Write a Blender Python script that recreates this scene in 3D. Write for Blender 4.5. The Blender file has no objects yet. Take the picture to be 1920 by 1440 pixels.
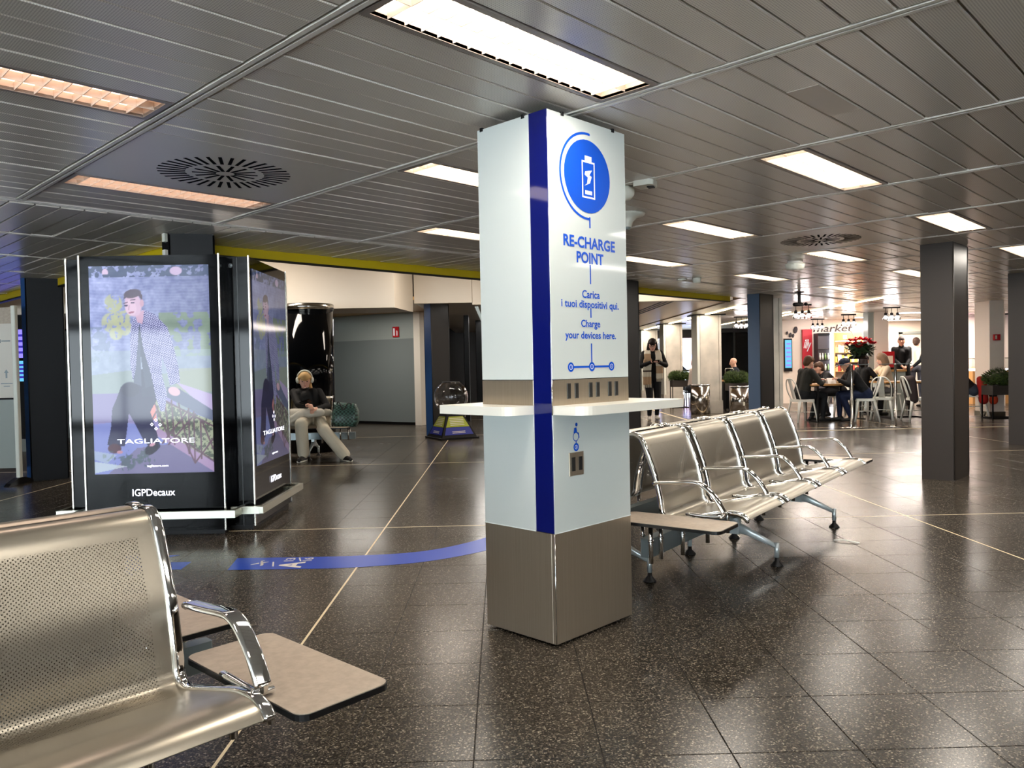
import bpy, bmesh, math, random
import numpy as np
from mathutils import Vector, Matrix
random.seed(7); rng = np.random.default_rng(7)
S = bpy.context.scene; COL = S.collection; PI = math.pi; R = math.radians
# ------------------------------------------------------------------ camera, world, exposure
EYE = 1.2144
def cam_axes():
    P, RO, YW = R(-1.3282), R(-1.1593), R(0.7577)
    f = np.array([0, math.cos(P), math.sin(P)]); u = np.array([0, -math.sin(P), math.cos(P)]); r = np.array([1., 0, 0])
    r, u = math.cos(RO)*r + math.sin(RO)*u, -math.sin(RO)*r + math.cos(RO)*u
    c, s = math.cos(-YW), math.sin(-YW); M = np.array([[c, -s, 0], [s, c, 0], [0, 0, 1]])
    return M@r, M@u, M@f
CR, CU, CF = cam_axes()
cd = bpy.data.cameras.new('camera'); cam = bpy.data.objects.new('camera', cd); COL.objects.link(cam)
cam.matrix_world = Matrix(((CR[0], CU[0], -CF[0], 0), (CR[1], CU[1], -CF[1], 0), (CR[2], CU[2], -CF[2], EYE), (0, 0, 0, 1)))
cd.sensor_width = 36; cd.sensor_fit = 'HORIZONTAL'; cd.lens = 1469.65/1920*36; cd.clip_start = .05; cd.clip_end = 200
S.camera = cam
W = bpy.data.worlds.new('daylight'); S.world = W; W.use_nodes = True
W.node_tree.nodes['Background'].inputs[0].default_value = (.84, .92, 1, 1)
W.node_tree.nodes['Background'].inputs[1].default_value = 11.0
S.view_settings.view_transform = 'Standard'; S.view_settings.look = 'None'; S.view_settings.gamma = 1
S.view_settings.exposure = 0.82; S.view_settings.use_curve_mapping = False
S.cycles.use_denoising = True; S.cycles.max_bounces = 8; S.cycles.diffuse_bounces = 4; S.cycles.glossy_bounces = 5
S.cycles.transparent_max_bounces = 24; S.cycles.sample_clamp_indirect = 6; S.cycles.caustics_reflective = False; S.cycles.caustics_refractive = False
LAMP = 7.0           # radiance of the lit lamp panels
LAMP_L = 1.7         # the pinkish, weaker lamps on the left
LAMP_W, LAMP_WL = 10., 2.5   # light each fixture sends down
# ------------------------------------------------------------------ materials
def lin(r, g=None, b=None):
    if g is None: r, g, b = r
    f = lambda c: (c/255/12.92) if c <= 10 else ((c/255+.055)/1.055)**2.4
    return (f(r), f(g), f(b), 1)
MATS = {}
def mat(name, col, rough=.5, metal=0., spec=.5, emit=None, es=1., coat=0., trans=0., ior=1.45, alpha=1.):
    m = bpy.data.materials.new(name); m.use_nodes = True; b = m.node_tree.nodes['Principled BSDF']
    b.inputs['Base Color'].default_value = lin(col) if max(col) > 1.0001 else (*col, 1)
    b.inputs['Roughness'].default_value = rough; b.inputs['Metallic'].default_value = metal
    b.inputs['Specular IOR Level'].default_value = spec; b.inputs['Coat Weight'].default_value = coat
    b.inputs['Coat Roughness'].default_value = .05
    b.inputs['Transmission Weight'].default_value = trans; b.inputs['IOR'].default_value = ior; b.inputs['Alpha'].default_value = alpha
    if emit: b.inputs['Emission Color'].default_value = lin(emit); b.inputs['Emission Strength'].default_value = es
    MATS[name] = m; return m
def nt(m): return m.node_tree.nodes, m.node_tree.links, m.node_tree.nodes['Principled BSDF']
def node(m, t, **kw):
    n = m.node_tree.nodes.new(t)
    for k, v in kw.items():
        if k in n.inputs: n.inputs[k].default_value = v
        else: setattr(n, k, v)
    return n
def ramp(m, stops):
    n = node(m, 'ShaderNodeValToRGB'); e = n.color_ramp.elements
    while len(e) < len(stops): e.new(.5)
    for x, (p, c) in zip(e, stops): x.position = p; x.color = c if len(c) == 4 else (*c, 1)
    return n
def bump(m, src, strength, dist):
    N, L, b = nt(m); n = node(m, 'ShaderNodeBump'); n.inputs['Strength'].default_value = strength; n.inputs['Distance'].default_value = dist
    L.new(src, n.inputs['Height']); L.new(n.outputs[0], b.inputs['Normal'])
def noisy(m, scale, c0, c1, detail=3, stretch=None, coord='Object', lo=.35, hi=.65):
    N, L, b = nt(m); t = node(m, 'ShaderNodeTexCoord'); n = node(m, 'ShaderNodeTexNoise', Scale=scale, Detail=detail)
    if stretch:
        mp = node(m, 'ShaderNodeMapping'); mp.inputs['Scale'].default_value = stretch
        L.new(t.outputs[coord], mp.inputs[0]); L.new(mp.outputs[0], n.inputs['Vector'])
    else: L.new(t.outputs[coord], n.inputs['Vector'])
    r = ramp(m, [(lo, lin(c0)), (hi, lin(c1))]); L.new(n.outputs[0], r.inputs[0]); L.new(r.outputs[0], b.inputs['Base Color']); return n
# terrazzo floor
m = mat('terrazzo', (60, 52, 45), .22, spec=.34); N, L, b = nt(m)
g = node(m, 'ShaderNodeNewGeometry'); v = node(m, 'ShaderNodeTexVoronoi', Scale=190.); L.new(g.outputs['Position'], v.inputs['Vector'])
sp = node(m, 'ShaderNodeSeparateColor'); L.new(v.outputs['Color'], sp.inputs[0])
r_ = ramp(m, [(0, lin(28, 25, 22)), (.35, lin(44, 39, 34)), (.65, lin(66, 60, 52)), (.9, lin(92, 84, 73)), (1, lin(146, 136, 121))]); L.new(sp.outputs[0], r_.inputs[0])
r_.color_ramp.interpolation = 'LINEAR'
n2 = node(m, 'ShaderNodeTexNoise', Scale=.8, Detail=4.); L.new(g.outputs['Position'], n2.inputs['Vector'])
r2 = ramp(m, [(.3, (.19, .19, .19)), (.7, (.28, .28, .28))]); L.new(n2.outputs[0], r2.inputs[0]); L.new(r2.outputs[0], b.inputs['Roughness'])
L.new(r_.outputs[0], b.inputs['Base Color'])
mat('grout', (38, 33, 29), .6); mat('brass_strip', (226, 208, 172), .45)
# ceiling panels
m = mat('ceiling_panel', (226, 218, 207), .25, 0, spec=.8); N, L, b = nt(m)
t = node(m, 'ShaderNodeTexCoord'); v = node(m, 'ShaderNodeTexVoronoi', Scale=115.); v.inputs['Randomness'].default_value = 0
L.new(t.outputs['Object'], v.inputs['Vector'])
r_ = ramp(m, [(.26, lin(186, 178, 168)), (.36, lin(228, 220, 208))]); L.new(v.outputs[0], r_.inputs[0]); L.new(r_.outputs[0], b.inputs['Base Color'])
mat('ceiling_plain', (218, 211, 201), .3, 0, spec=.7); mat('ceiling_trim', (226, 220, 210), .4); mat('void', (9, 9, 9), .95, spec=.1)
mat('lamp_frame', (150, 140, 132), .4, .2); mat('louver', (206, 196, 184), .35)
mat('lamp_tube', (255, 240, 215), .5, emit=(255, 241, 222), es=LAMP); mat('lamp_tube_pink', (255, 225, 205), .5, emit=(255, 214, 190), es=LAMP_L)
mat('led', (255, 240, 200), .5, emit=(255, 232, 180), es=9); mat('slat_led', (255, 244, 230), .5, emit=(255, 240, 222), es=.9); mat('panel_patch', (186, 176, 164), .3); mat('dim_led', (200, 210, 205), .5, emit=(225, 235, 230), es=.25); mat('cool_led', (230, 240, 255), .5, emit=(240, 245, 255), es=5)
# recharge column
mat('white_glass', (198, 204, 201), .06, spec=.5); mat('glass_edge', (235, 240, 236), .2); mat('navy_glass', (12, 20, 92), .05)
mat('print_blue', (20, 78, 190), .25); mat('print_white', (232, 236, 240), .3)
m = mat('brushed_bronze', (186, 172, 152), .36, .8); noisy(m, 160, (184, 170, 150), (190, 176, 156), stretch=(1, 1, .01))
mat('shelf_white', (238, 234, 222), .28); mat('socket_dark', (34, 34, 34), .4); mat('socket_face', (66, 64, 60), .4); mat('black', (12, 12, 13), .5)
# bench metals
mat('chrome', (225, 224, 222), .06, 1.); mat('cast_alu', (196, 204, 205), .3, .5); mat('beam_grey', (124, 134, 136), .35, .4)
def seat_material():
    m = mat('seat_metal', (174, 166, 151), .3, .85); N, L, b = nt(m)
    t = node(m, 'ShaderNodeTexCoord'); mp = node(m, 'ShaderNodeMapping'); mp.inputs['Scale'].default_value = (4, 260, 1)
    L.new(t.outputs['UV'], mp.inputs[0]); nz = node(m, 'ShaderNodeTexNoise', Scale=3., Detail=2.); L.new(mp.outputs[0], nz.inputs['Vector'])
    rr = ramp(m, [(.3, (.28, .28, .28)), (.7, (.33, .33, .33))]); L.new(nz.outputs[0], rr.inputs[0]); L.new(rr.outputs[0], b.inputs['Roughness'])
    sx = node(m, 'ShaderNodeSeparateXYZ'); L.new(t.outputs['UV'], sx.inputs[0])
    def mth(op, a, c=None):
        n = node(m, 'ShaderNodeMath', operation=op)
        for i, x in enumerate((a, c)):
            if x is None: continue
            if isinstance(x, (int, float)): n.inputs[i].default_value = x
            else: L.new(x, n.inputs[i])
        return n.outputs[0]
    def lattice(off):
        ds = []
        for o in (0, 1):
            q = mth('FRACT', mth('ADD', mth('DIVIDE', sx.outputs[o], .0105), off)); q = mth('SUBTRACT', q, .5); ds.append(mth('MULTIPLY', q, q))
        return mth('ADD', ds[0], ds[1])
    d = mth('MINIMUM', lattice(0.), lattice(.5)); hole = mth('LESS_THAN', d, .031)
    for o, lo, hi in ((0, .050, .480), (1, .345, .845)):
        hole = mth('MULTIPLY', hole, mth('MULTIPLY', mth('GREATER_THAN', sx.outputs[o], lo), mth('LESS_THAN', sx.outputs[o], hi)))
    tr = node(m, 'ShaderNodeBsdfTransparent'); mx = node(m, 'ShaderNodeMixShader')
    L.new(hole, mx.inputs[0]); L.new(b.outputs[0], mx.inputs[1]); L.new(tr.outputs[0], mx.inputs[2])
    L.new(mx.outputs[0], N['Material Output'].inputs[0]); return m
seat_material()
m = mat('laminate', (176, 160, 142), .42); noisy(m, 45, (168, 152, 135), (182, 166, 148), detail=6)
mat('rubber', (14, 14, 15), .35)
# kiosk
mat('gloss_black', (4, 5, 7), .06, spec=.2); mat('satin_black', (10, 10, 12), .5, spec=.25); mat('steel_rail', (196, 196, 182), .3, .9); mat('trim_steel', (200, 196, 186), .2, 1.)
mat('logo_light', (255, 255, 255), .4, emit=(235, 235, 255), es=1.6)
# building
mat('white_paint', (226, 216, 200), .6); mat('wall_grey', (150, 156, 150), .35); mat('wall_grey_low', (118, 124, 122), .3); mat('yellow_paint', (196, 172, 22), .45)
mat('pillar_grey', (62, 56, 52), .4); mat('pillar_dark', (30, 29, 29), .45); mat('pillar_blue', (34, 74, 128), .45); mat('pillar_slate', (70, 86, 108), .45); mat('wood_gold', (206, 160, 92), .35)
m = mat('marble', (196, 190, 178), .25); noisy(m, 2.2, (178, 174, 164), (212, 204, 192), detail=8)
mat('cafe_white', (236, 222, 208), .5); mat('dark_wall', (52, 48, 46), .4); mat('oak', (186, 138, 84), .45); mat('window_frame', (40, 40, 42), .4)
mat('clear_glass', (255, 255, 255), .0, trans=1., ior=1.35); mat('chair_white', (236, 234, 226), .35)
mat('fabric_red', (176, 38, 32), .8); mat('illy_red', (190, 30, 48), .5); mat('alarm_red', (178, 22, 30), .35); mat('purple', (150, 38, 130), .45); mat('dark_text', (62, 56, 60), .6)
mat('steel_bin', (196, 190, 182), .16, 1.); mat('decal_blue', (20, 66, 178), .3); mat('decal_white', (226, 220, 210), .4); mat('plastic_white', (226, 226, 214), .4)
m = mat('hedge', (44, 66, 24), .8); noisy(m, 30, (26, 42, 14), (76, 98, 38))
mat('leaf', (34, 56, 30), .55); mat('petal', (170, 16, 34), .6); mat('poster_green', (150, 158, 40), .4); mat('poster_blue', (34, 44, 130), .4); mat('board_white', (214, 206, 194), .35)
mat('screen_violet', (20, 20, 60), .2, emit=(120, 110, 230), es=1.1); mat('screen_cyan', (20, 60, 80), .2, emit=(90, 170, 210), es=.9); mat('screen_navy', (8, 8, 40), .2, emit=(50, 40, 150), es=.8)
mat('blue_awning', (60, 96, 200), .6); mat('street', (170, 168, 164), .7); mat('shop_front', (196, 190, 190), .6); mat('brick_pink', (170, 120, 110), .7)
for i, c in enumerate(((228, 176, 120), (236, 214, 190), (214, 190, 90), (170, 60, 50), (120, 150, 90), (240, 236, 226))): mat('pack_%d' % i, c, .5)
mat('bulb', (255, 255, 255), .3, emit=(255, 240, 245), es=14); mat('paper_white', (238, 236, 230), .7)
def thin_glass():
    m = mat('glass', (255, 255, 255), .02); N, L, b = nt(m); tr = node(m, 'ShaderNodeBsdfTransparent'); gl = node(m, 'ShaderNodeBsdfGlossy', Roughness=.02); fr = node(m, 'ShaderNodeFresnel', IOR=1.4); mx = node(m, 'ShaderNodeMixShader')
    tr.inputs[0].default_value = (.93, .96, .95, 1); L.new(fr.outputs[0], mx.inputs[0]); L.new(tr.outputs[0], mx.inputs[1]); L.new(gl.outputs[0], mx.inputs[2]); L.new(mx.outputs[0], N['Material Output'].inputs[0])
thin_glass()
M = MATS
# ------------------------------------------------------------------ mesh building helpers
class MB:
    def __init__(s): s.v = []; s.f = []; s.mi = []; s.uv = None; s.mats = []; s.cur = 0; s.sm = []
    def use(s, m):
        if m not in s.mats: s.mats.append(m)
        s.cur = s.mats.index(m); return s
    def add(s, vs, fs, T=None, smooth=False):
        o = len(s.v)
        for p in vs: s.v.append(tuple(T @ Vector(p)) if T is not None else tuple(p))
        for f in fs: s.f.append(tuple(i+o for i in f)); s.mi.append(s.cur); s.sm.append(smooth)
        return s
    def box(s, x0, x1, y0, y1, z0, z1, T=None, bev=0.):
        if bev:
            b = bev; r = [(x0+b, y0), (x1-b, y0), (x1, y0+b), (x1, y1-b), (x1-b, y1), (x0+b, y1), (x0, y1-b), (x0, y0+b)]
            return s.prism(r, z0, z1, T)
        return s.add([(x0, y0, z0), (x1, y0, z0), (x1, y1, z0), (x0, y1, z0), (x0, y0, z1), (x1, y0, z1), (x1, y1, z1), (x0, y1, z1)],
                     [(3, 2, 1, 0), (4, 5, 6, 7), (0, 1, 5, 4), (1, 2, 6, 5), (2, 3, 7, 6), (3, 0, 4, 7)], T)
    def prism(s, poly, z0, z1, T=None, smooth=False):
        n = len(poly); vs = [(x, y, z0) for x, y in poly] + [(x, y, z1) for x, y in poly]
        s.add(vs, [tuple(range(n-1, -1, -1)), tuple(range(n, 2*n))], T); o = len(s.v)-2*n
        for i in range(n): s.f.append((o+i, o+(i+1) % n, o+n+(i+1) % n, o+n+i)); s.mi.append(s.cur); s.sm.append(smooth)
        return s
    def lathe(s, prof, n=24, T=None, smooth=True):
        vs = []; fs = []; k = len(prof)
        for i in range(n):
            a = 2*PI*i/n
            for r, z in prof: vs.append((r*math.cos(a), r*math.sin(a), z))
        for i in range(n):
            for j in range(k-1): a = i*k+j; b = ((i+1) % n)*k+j; fs.append((a, b, b+1, a+1))
        if prof[0][0] > 1e-6: fs.append(tuple(i*k for i in range(n-1, -1, -1)))
        if prof[-1][0] > 1e-6: fs.append(tuple(i*k+k-1 for i in range(n)))
        return s.add(vs, fs, T, smooth)
    def sweep(s, path, section, T=None, up=(0, 0, 1), closed=True, smooth=True, caps=True):
        """section: list of (side, up) offsets or function(i)->list; path: 3-D points"""
        P = [Vector(p) for p in path]; vs = []; n = None
        for i, p in enumerate(P):
            d = (P[min(i+1, len(P)-1)] - P[max(i-1, 0)]).normalized(); U = Vector(up)
            sd = d.cross(U)
            if sd.length < 1e-4: sd = d.cross(Vector((1, 0, 0)))
            sd.normalize(); uu = sd.cross(d).normalized(); sec = section(i) if callable(section) else section
            for a, b in sec: vs.append(p + sd*a + uu*b)
            n = len(sec)
        fs = []
        for i in range(len(P)-1):
            for j in range(n if closed else n-1): a = i*n+j; b = i*n+(j+1) % n; fs.append((a, b, b+n, a+n))
        if caps and closed: fs.append(tuple(range(n-1, -1, -1))); fs.append(tuple((len(P)-1)*n+j for j in range(n)))
        return s.add(vs, fs, T, smooth)
    def tube(s, path, r, n=8, T=None):
        rr = r if callable(r) else (lambda i: r)
        return s.sweep(path, lambda i: [(rr(i)*math.cos(2*PI*j/n), rr(i)*math.sin(2*PI*j/n)) for j in range(n)], T, up=(.13, .27, .95))
    def ball(s, c, r, n=12, T=None, sc=(1, 1, 1)):
        k = max(4, n//2); vs = []; fs = []
        for i in range(k+1):
            th = PI*i/k
            for j in range(n): ph = 2*PI*j/n; vs.append((c[0]+r*sc[0]*math.sin(th)*math.cos(ph), c[1]+r*sc[1]*math.sin(th)*math.sin(ph), c[2]-r*sc[2]*math.cos(th)))
        for i in range(k):
            for j in range(n): a = i*n+j; b = i*n+(j+1) % n; fs.append((a, b, b+n, a+n))
        return s.add(vs, fs, T, True)
    def mesh(s, name, m=None):
        me = bpy.data.meshes.new(name); me.from_pydata(s.v, [], s.f)
        for x in (s.mats or [m]): me.materials.append(M[x] if isinstance(x, str) else x)
        me.polygons.foreach_set('material_index', s.mi); me.polygons.foreach_set('use_smooth', s.sm)
        me.update(); return me
    def obj(s, name, m=None, parent=None, **props): return link(name, s.mesh(name, m), parent, **props)
def link(name, me, parent=None, **props):
    o = bpy.data.objects.new(name, me); COL.objects.link(o)
    if parent: o.parent = parent
    for k, v in props.items(): o[k] = v
    return o
def tag(o, label, cat, group=None):
    o['label'] = label; o['category'] = cat
    if group: o['group'] = group
    return o
def thing(name, label, cat, loc=(0, 0, 0), rz=0., group=None):
    o = bpy.data.objects.new(name, None); COL.objects.link(o); o.location = loc; o.rotation_euler = (0, 0, rz); o.empty_display_size = .1
    return tag(o, label, cat, group)
def struct(o): o['kind'] = 'structure'; return o
def dup_tree(o, parent=None):
    c = o.copy(); COL.objects.link(c)
    if parent: c.parent = parent
    for ch in list(o.children): dup_tree(ch, c)
    return c
def rrect(w, h, r, n=5):
    out = []
    for cx, cy, a0 in ((w/2-r, h/2-r, 0), (-w/2+r, h/2-r, 90), (-w/2+r, -h/2+r, 180), (w/2-r, -h/2+r, 270)):
        for i in range(n+1): a = R(a0+90*i/n); out.append((cx+r*math.cos(a), cy+r*math.sin(a)))
    return out
def smooth_path(pts, sub=5):
    P = [Vector(p) for p in pts]; out = []
    for i in range(len(P)-1):
        p0, p1, p2, p3 = P[max(i-1, 0)], P[i], P[i+1], P[min(i+2, len(P)-1)]
        for k in range(sub):
            t = k/sub; out.append(.5*((2*p1)+(p2-p0)*t+(2*p0-5*p1+4*p2-p3)*t*t+(3*p1-p0-3*p2+p3)*t**3))
    return out+[P[-1]]
TF = {}
def text(name, body, size, T, m, parent, xs=1., bold=0., align='CENTER', shear=0., ext=.0006, lead=1., **props):
    cu = bpy.data.curves.new(name, 'FONT'); cu.body = body; cu.size = size; cu.align_x = align; cu.align_y = 'CENTER'; cu.extrude = ext; cu.offset = bold; cu.shear = shear; cu.resolution_u = 3; cu.space_line = lead
    o = bpy.data.objects.new(name, cu); COL.objects.link(o); dg = bpy.context.evaluated_depsgraph_get()
    me = bpy.data.meshes.new_from_object(o.evaluated_get(dg)); bpy.data.objects.remove(o)
    me.transform(T @ Matrix.Diagonal((xs, 1, 1, 1))); me.materials.clear(); me.materials.append(M[m]); me.name = name
    return link(name, me, parent, **props)
def frame(o, x, y):
    """4x4 matrix with origin o, local x, local y (z = x cross y)"""
    x = Vector(x).normalized(); y = Vector(y).normalized(); z = x.cross(y)
    return Matrix(((x.x, y.x, z.x, o[0]), (x.y, y.y, z.y, o[1]), (x.z, y.z, z.z, o[2]), (0, 0, 0, 1)))
RAB = R(45.08)                                   # building grid: local x = B axis, local y = A axis
eB = Vector((math.cos(RAB), math.sin(RAB), 0)); eA = Vector((-math.sin(RAB), math.cos(RAB), 0))
def AB(a, b, z=0.): return eA*a + eB*b + Vector((0, 0, z))
def to_px(p):
    d = np.array(p, float)-np.array([0, 0, EYE]); z = d@CF
    return (960+1469.65*(d@CR)/z, 720-1469.65*(d@CU)/z, z) if z > .05 else (-9999, -9999, z)
def view_size(p, area):
    x, y, z = to_px(p)
    if z < .05 or not (-150 < x < 2070 and -150 < y < 1590): return 0
    d = math.dist(p, (0, 0, EYE)); return area*abs(p[2]-EYE)/d**3
CEIL = 2.335
# ------------------------------------------------------------------ floor
fb = MB(); fb.box(-16, 18.5, -6.2, 27, -.12, -.004); floor = struct(fb.obj('floor', 'grout'))
TX, TY, X0, Y0 = .4, .3975, -.91, 5.97
def tile_mb(cx=0., cy=0., mb=None):
    mb = mb or MB(); g = .0016; x0, x1, y0, y1 = cx-TX/2+g, cx+TX/2-g, cy-TY/2+g, cy+TY/2-g; b = .0012
    mb.add([(x0, y0, -.006), (x1, y0, -.006), (x1, y1, -.006), (x0, y1, -.006), (x0, y0, -b), (x1, y0, -b), (x1, y1, -b), (x0, y1, -b), (x0+b, y0+b, 0), (x1-b, y0+b, 0), (x1-b, y1-b, 0), (x0+b, y1-b, 0)],
           [(8, 9, 10, 11)]+[(i, (i+1) % 4, (i+1) % 4+4, i+4) for i in range(4)]+[(i+4, (i+1) % 4+4, (i+1) % 4+8, i+8) for i in range(4)]); return mb
tiles = []
for i in range(-38, 49):
    for j in range(-30, 53):
        cx, cy = X0+(i+.5)*TX, Y0+(j+.5)*TY
        if -15.9 < cx < 18.2 and -6 < cy < 26.8: tiles.append((view_size((cx, cy, 0), .16), cx, cy))
tiles.sort(reverse=True); tm = tile_mb().mesh('tile', 'terrazzo')
for s, cx, cy in tiles[:300]: link('tile', tm, floor).location = (cx, cy, 0)
rest = MB()
for s, cx, cy in tiles[300:]: tile_mb(cx, cy, rest)
rest.obj('tile_field', 'terrazzo', floor, kind='stuff')
for k in range(-3, 5):
    x = X0+k*10*TX; MB().box(x-.0055, x+.0055, -6, 26.8, -.004, .0006).obj('brass_strip', 'brass_strip', floor)
for k in range(-3, 6):
    y = Y0+k*10*TY; MB().box(-15.9, 18.2, y-.0055, y+.0055, -.004, .0005).obj('brass_strip', 'brass_strip', floor)
for n, b in (('trim_1', (3.86, 18.2, 13.28, 13.33)), ('trim_2', (3.86, 3.91, 13.33, 23))):
    q = MB(); q.use('brass_strip').box(*b, 0, .004); x0, x1, y0, y1 = b
    if x1-x0 > 1: q.use('black').box(x0, x1, y1, y1+.05, 0, .003)
    else: q.use('black').box(x1, x1+.05, y0, y1, 0, .003)
    struct(q.obj(n))
# ------------------------------------------------------------------ ceiling
CB0, CBW, CA0, CAW = 1.434, 1.312, .716, .1508
LIGHTS = [(7, 0, 1), (7, 2, 1), (7, 4, 1), (7, 6, 1), (17, -1, 0), (17, 1, 1), (17, 3, 1), (17, 5, 1), (17, 7, 1), (27, 0, 0), (27, 2, 1), (27, 4, 1), (27, 6, 1), (27, 8, 1)]
VENTS = [(0, 20, 27), (4, 12, 19)]
cb = MB()
cb.box(-14, 26, -12, 6.74, CEIL+.06, CEIL+.12).box(-14, 2.9, 6.74, 20, CEIL+.06, CEIL+.12)
ceiling = struct(cb.obj('ceiling', 'void')); ceiling.rotation_euler = (0, 0, RAB)
pan = []
def inside(b, a):
    p = AB(a, b); return -15.5 < p.x < 18.2 and -6 < p.y < 26
for k in range(-9, 17):
    b0, b1 = CB0+CBW*k+.034, CB0+CBW*(k+1)-.034
    for j in range(-60, 34):
        a0 = CA0+CAW*j; a1 = a0+CAW
        if a0 > 5.72 or any(j in (l, l+1) and k == b for l, b, _ in LIGHTS) or any(b == k and j0 <= j < j1 for b, j0, j1 in VENTS): continue
        if a1 > 5.72: a1 = 5.72
        if inside((b0+b1)/2, a0): pan.append((b0, b1, a0+.004, a1-.004, 0))
for k in range(0, 16):                                   # the second zone: strips run the other way
    a0, a1 = 5.80+CBW*k+.03, 5.80+CBW*(k+1)-.03
    if k == 0 and True: a1k = a1; a1 = 6.74
    for j in range(-60, 170):
        b0 = 1.396+.1495*j; b1 = b0+.1495; p = AB((a0+a1)/2, (b0+b1)/2)
        if k == 0: a1 = a1k if p.x > 4.9 or b1 < 2.92 else 6.74
        if not inside(b0, a0) or not (k == 0 or b1 < 2.92 or (p.x > 4.75 and p.y < 23.5)): continue
        pan.append((b0+.004, b1-.004, a0, a1, 1))
pan = [(view_size(AB((q[2]+q[3])/2, (q[0]+q[1])/2, CEIL), (q[1]-q[0])*(q[3]-q[2])), q) for q in pan]; pan.sort(key=lambda t: -t[0])
PM = {}
def panel_geo(mb, w, d, T=None):
    b = .004; h = .016; x0, x1, y0, y1 = -w/2, w/2, -d/2, d/2
    mb.add([(x0, y0, h), (x1, y0, h), (x1, y1, h), (x0, y1, h), (x0, y0, b), (x1, y0, b), (x1, y1, b), (x0, y1, b), (x0+b, y0+b, 0), (x1-b, y0+b, 0), (x1-b, y1-b, 0), (x0+b, y1-b, 0)],
           [(11, 10, 9, 8)]+[((i+1) % 4, i, i+4, (i+1) % 4+4) for i in range(4)]+[((i+1) % 4+4, i+4, i+8, (i+1) % 4+8) for i in range(4)], T); return mb
def panel_pose(q):
    return Matrix.Translation(((q[0]+q[1])/2, (q[2]+q[3])/2, CEIL+random.uniform(-.0015, .002))) @ Matrix.Rotation(random.gauss(0, .0035), 4, 'X') @ Matrix.Rotation(random.gauss(0, .0012), 4, 'Y')
rest = MB(); n = 0
for s, q in pan:
    w, d = round(q[1]-q[0], 3), round(q[3]-q[2], 3); T = panel_pose(q)
    if n < 300 and s > 0:
        if (w, d) not in PM: PM[(w, d)] = panel_geo(MB(), w, d).mesh('panel', 'ceiling_panel')
        o = link('panel', PM[(w, d)], ceiling); o.matrix_local = T; n += 1
    else: panel_geo(rest, w, d, T)
rest.obj('panel_field', 'ceiling_panel', ceiling, kind='stuff')
MB().box(3.19, 3.64, 1.327, 1.463, CEIL-.003, CEIL+.002).obj('patch_plate', 'panel_patch', ceiling)
for k in range(-9, 18):                                  # carrier rails between the bays
    b = CB0+CBW*k; q = MB()
    for o in (-.026, .006): q.box(b+o, b+o+.02, -9, 5.72, CEIL-.003, CEIL+.03)
    q.obj('carrier_rail', 'ceiling_trim', ceiling)
q = MB()
for a in (5.735, 5.772): q.box(-12, 24, a, a+.016, CEIL-.001, CEIL+.03)
q.obj('carrier_rail', 'ceiling_trim', ceiling)
for k in range(1, 12):
    a = 5.80+CBW*k; MB().box(-12, 2.9 if k < 3 else 2.9, a-.02, a+.02, CEIL-.002, CEIL+.03).obj('carrier_rail', 'ceiling_trim', ceiling)
def area(name, loc, sx, sy, power, col, rot=(0, 0, 0)):
    d = bpy.data.lights.new(name, 'AREA'); d.shape = 'RECTANGLE'; d.size = sx; d.size_y = sy; d.energy = power; d.color = col
    o = bpy.data.objects.new(name, d); COL.objects.link(o); o.location = loc; o.rotation_euler = rot; return o
# lamps: recessed louvre troffers
LW, LD = 1.19, .244
f = MB(); ow, od = CBW-.075, 2*CAW-.008
for x0, x1, y0, y1 in ((-ow/2, ow/2, -od/2, -LD/2), (-ow/2, ow/2, LD/2, od/2), (-ow/2, -LW/2, -LD/2, LD/2), (LW/2, ow/2, -LD/2, LD/2)): f.box(x0, x1, y0, y1, -.002, .012)
FR = f.mesh('frame', 'lamp_frame')
f = MB(); t = .002
for x0, x1, y0, y1 in ((-LW/2, LW/2, -LD/2-t, -LD/2), (-LW/2, LW/2, LD/2, LD/2+t), (-LW/2-t, -LW/2, -LD/2, LD/2), (LW/2, LW/2+t, -LD/2, LD/2)): f.box(x0, x1, y0, y1, .0, .058)
f.box(-LW/2, LW/2, -LD/2, LD/2, .056, .058); HO = f.mesh('housing', 'louver')
f = MB()
for i in range(1, 17): x = -LW/2+LW*i/17; f.box(x-.0012, x+.0012, -LD/2, LD/2, .001, .034)
f.box(-LW/2+.001, LW/2-.001, -.0012, .0012, .001, .034); LO = f.mesh('louver', 'louver')
TU = {1: MB().box(-LW/2+.05, LW/2-.05, -LD/2+.002, LD/2-.002, .036, .042).mesh('light_tube', 'lamp_tube'), 0: MB().box(-LW/2+.05, LW/2-.05, -LD/2+.002, LD/2-.002, .036, .042).mesh('light_tube', 'lamp_tube_pink')}
LLAB = {(7, 0): 'large bright ceiling lamp in front of the recharge column', (7, 2): 'glaring ceiling lamp right of the recharge column, above the steel seats', (7, 4): 'bright ceiling lamp directly before the tall grey pillar',
        (7, 6): 'bright ceiling lamp cut by the right frame edge', (17, -1): 'pinkish louvred ceiling lamp cut by the left frame edge', (17, 1): 'louvred ceiling lamp just left of the recharge column, higher of two',
        (17, 3): 'bright ceiling lamp right of the column beside the round white domes', (17, 5): 'bright ceiling lamp beside the far round vent, left of the grey pillar', (17, 7): 'far ceiling lamp half hidden behind the tall grey pillar',
        (27, 0): 'long pinkish louvred lamp beside the round ceiling vent', (27, 2): 'yellowish lamp just left of the column, lower of two', (27, 4): 'low yellowish lamp emerging right of the recharge column',
        (27, 6): 'distant ceiling lamp above the slate blue pillar', (27, 8): 'most distant ceiling lamp above the cafe entrance'}
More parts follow.
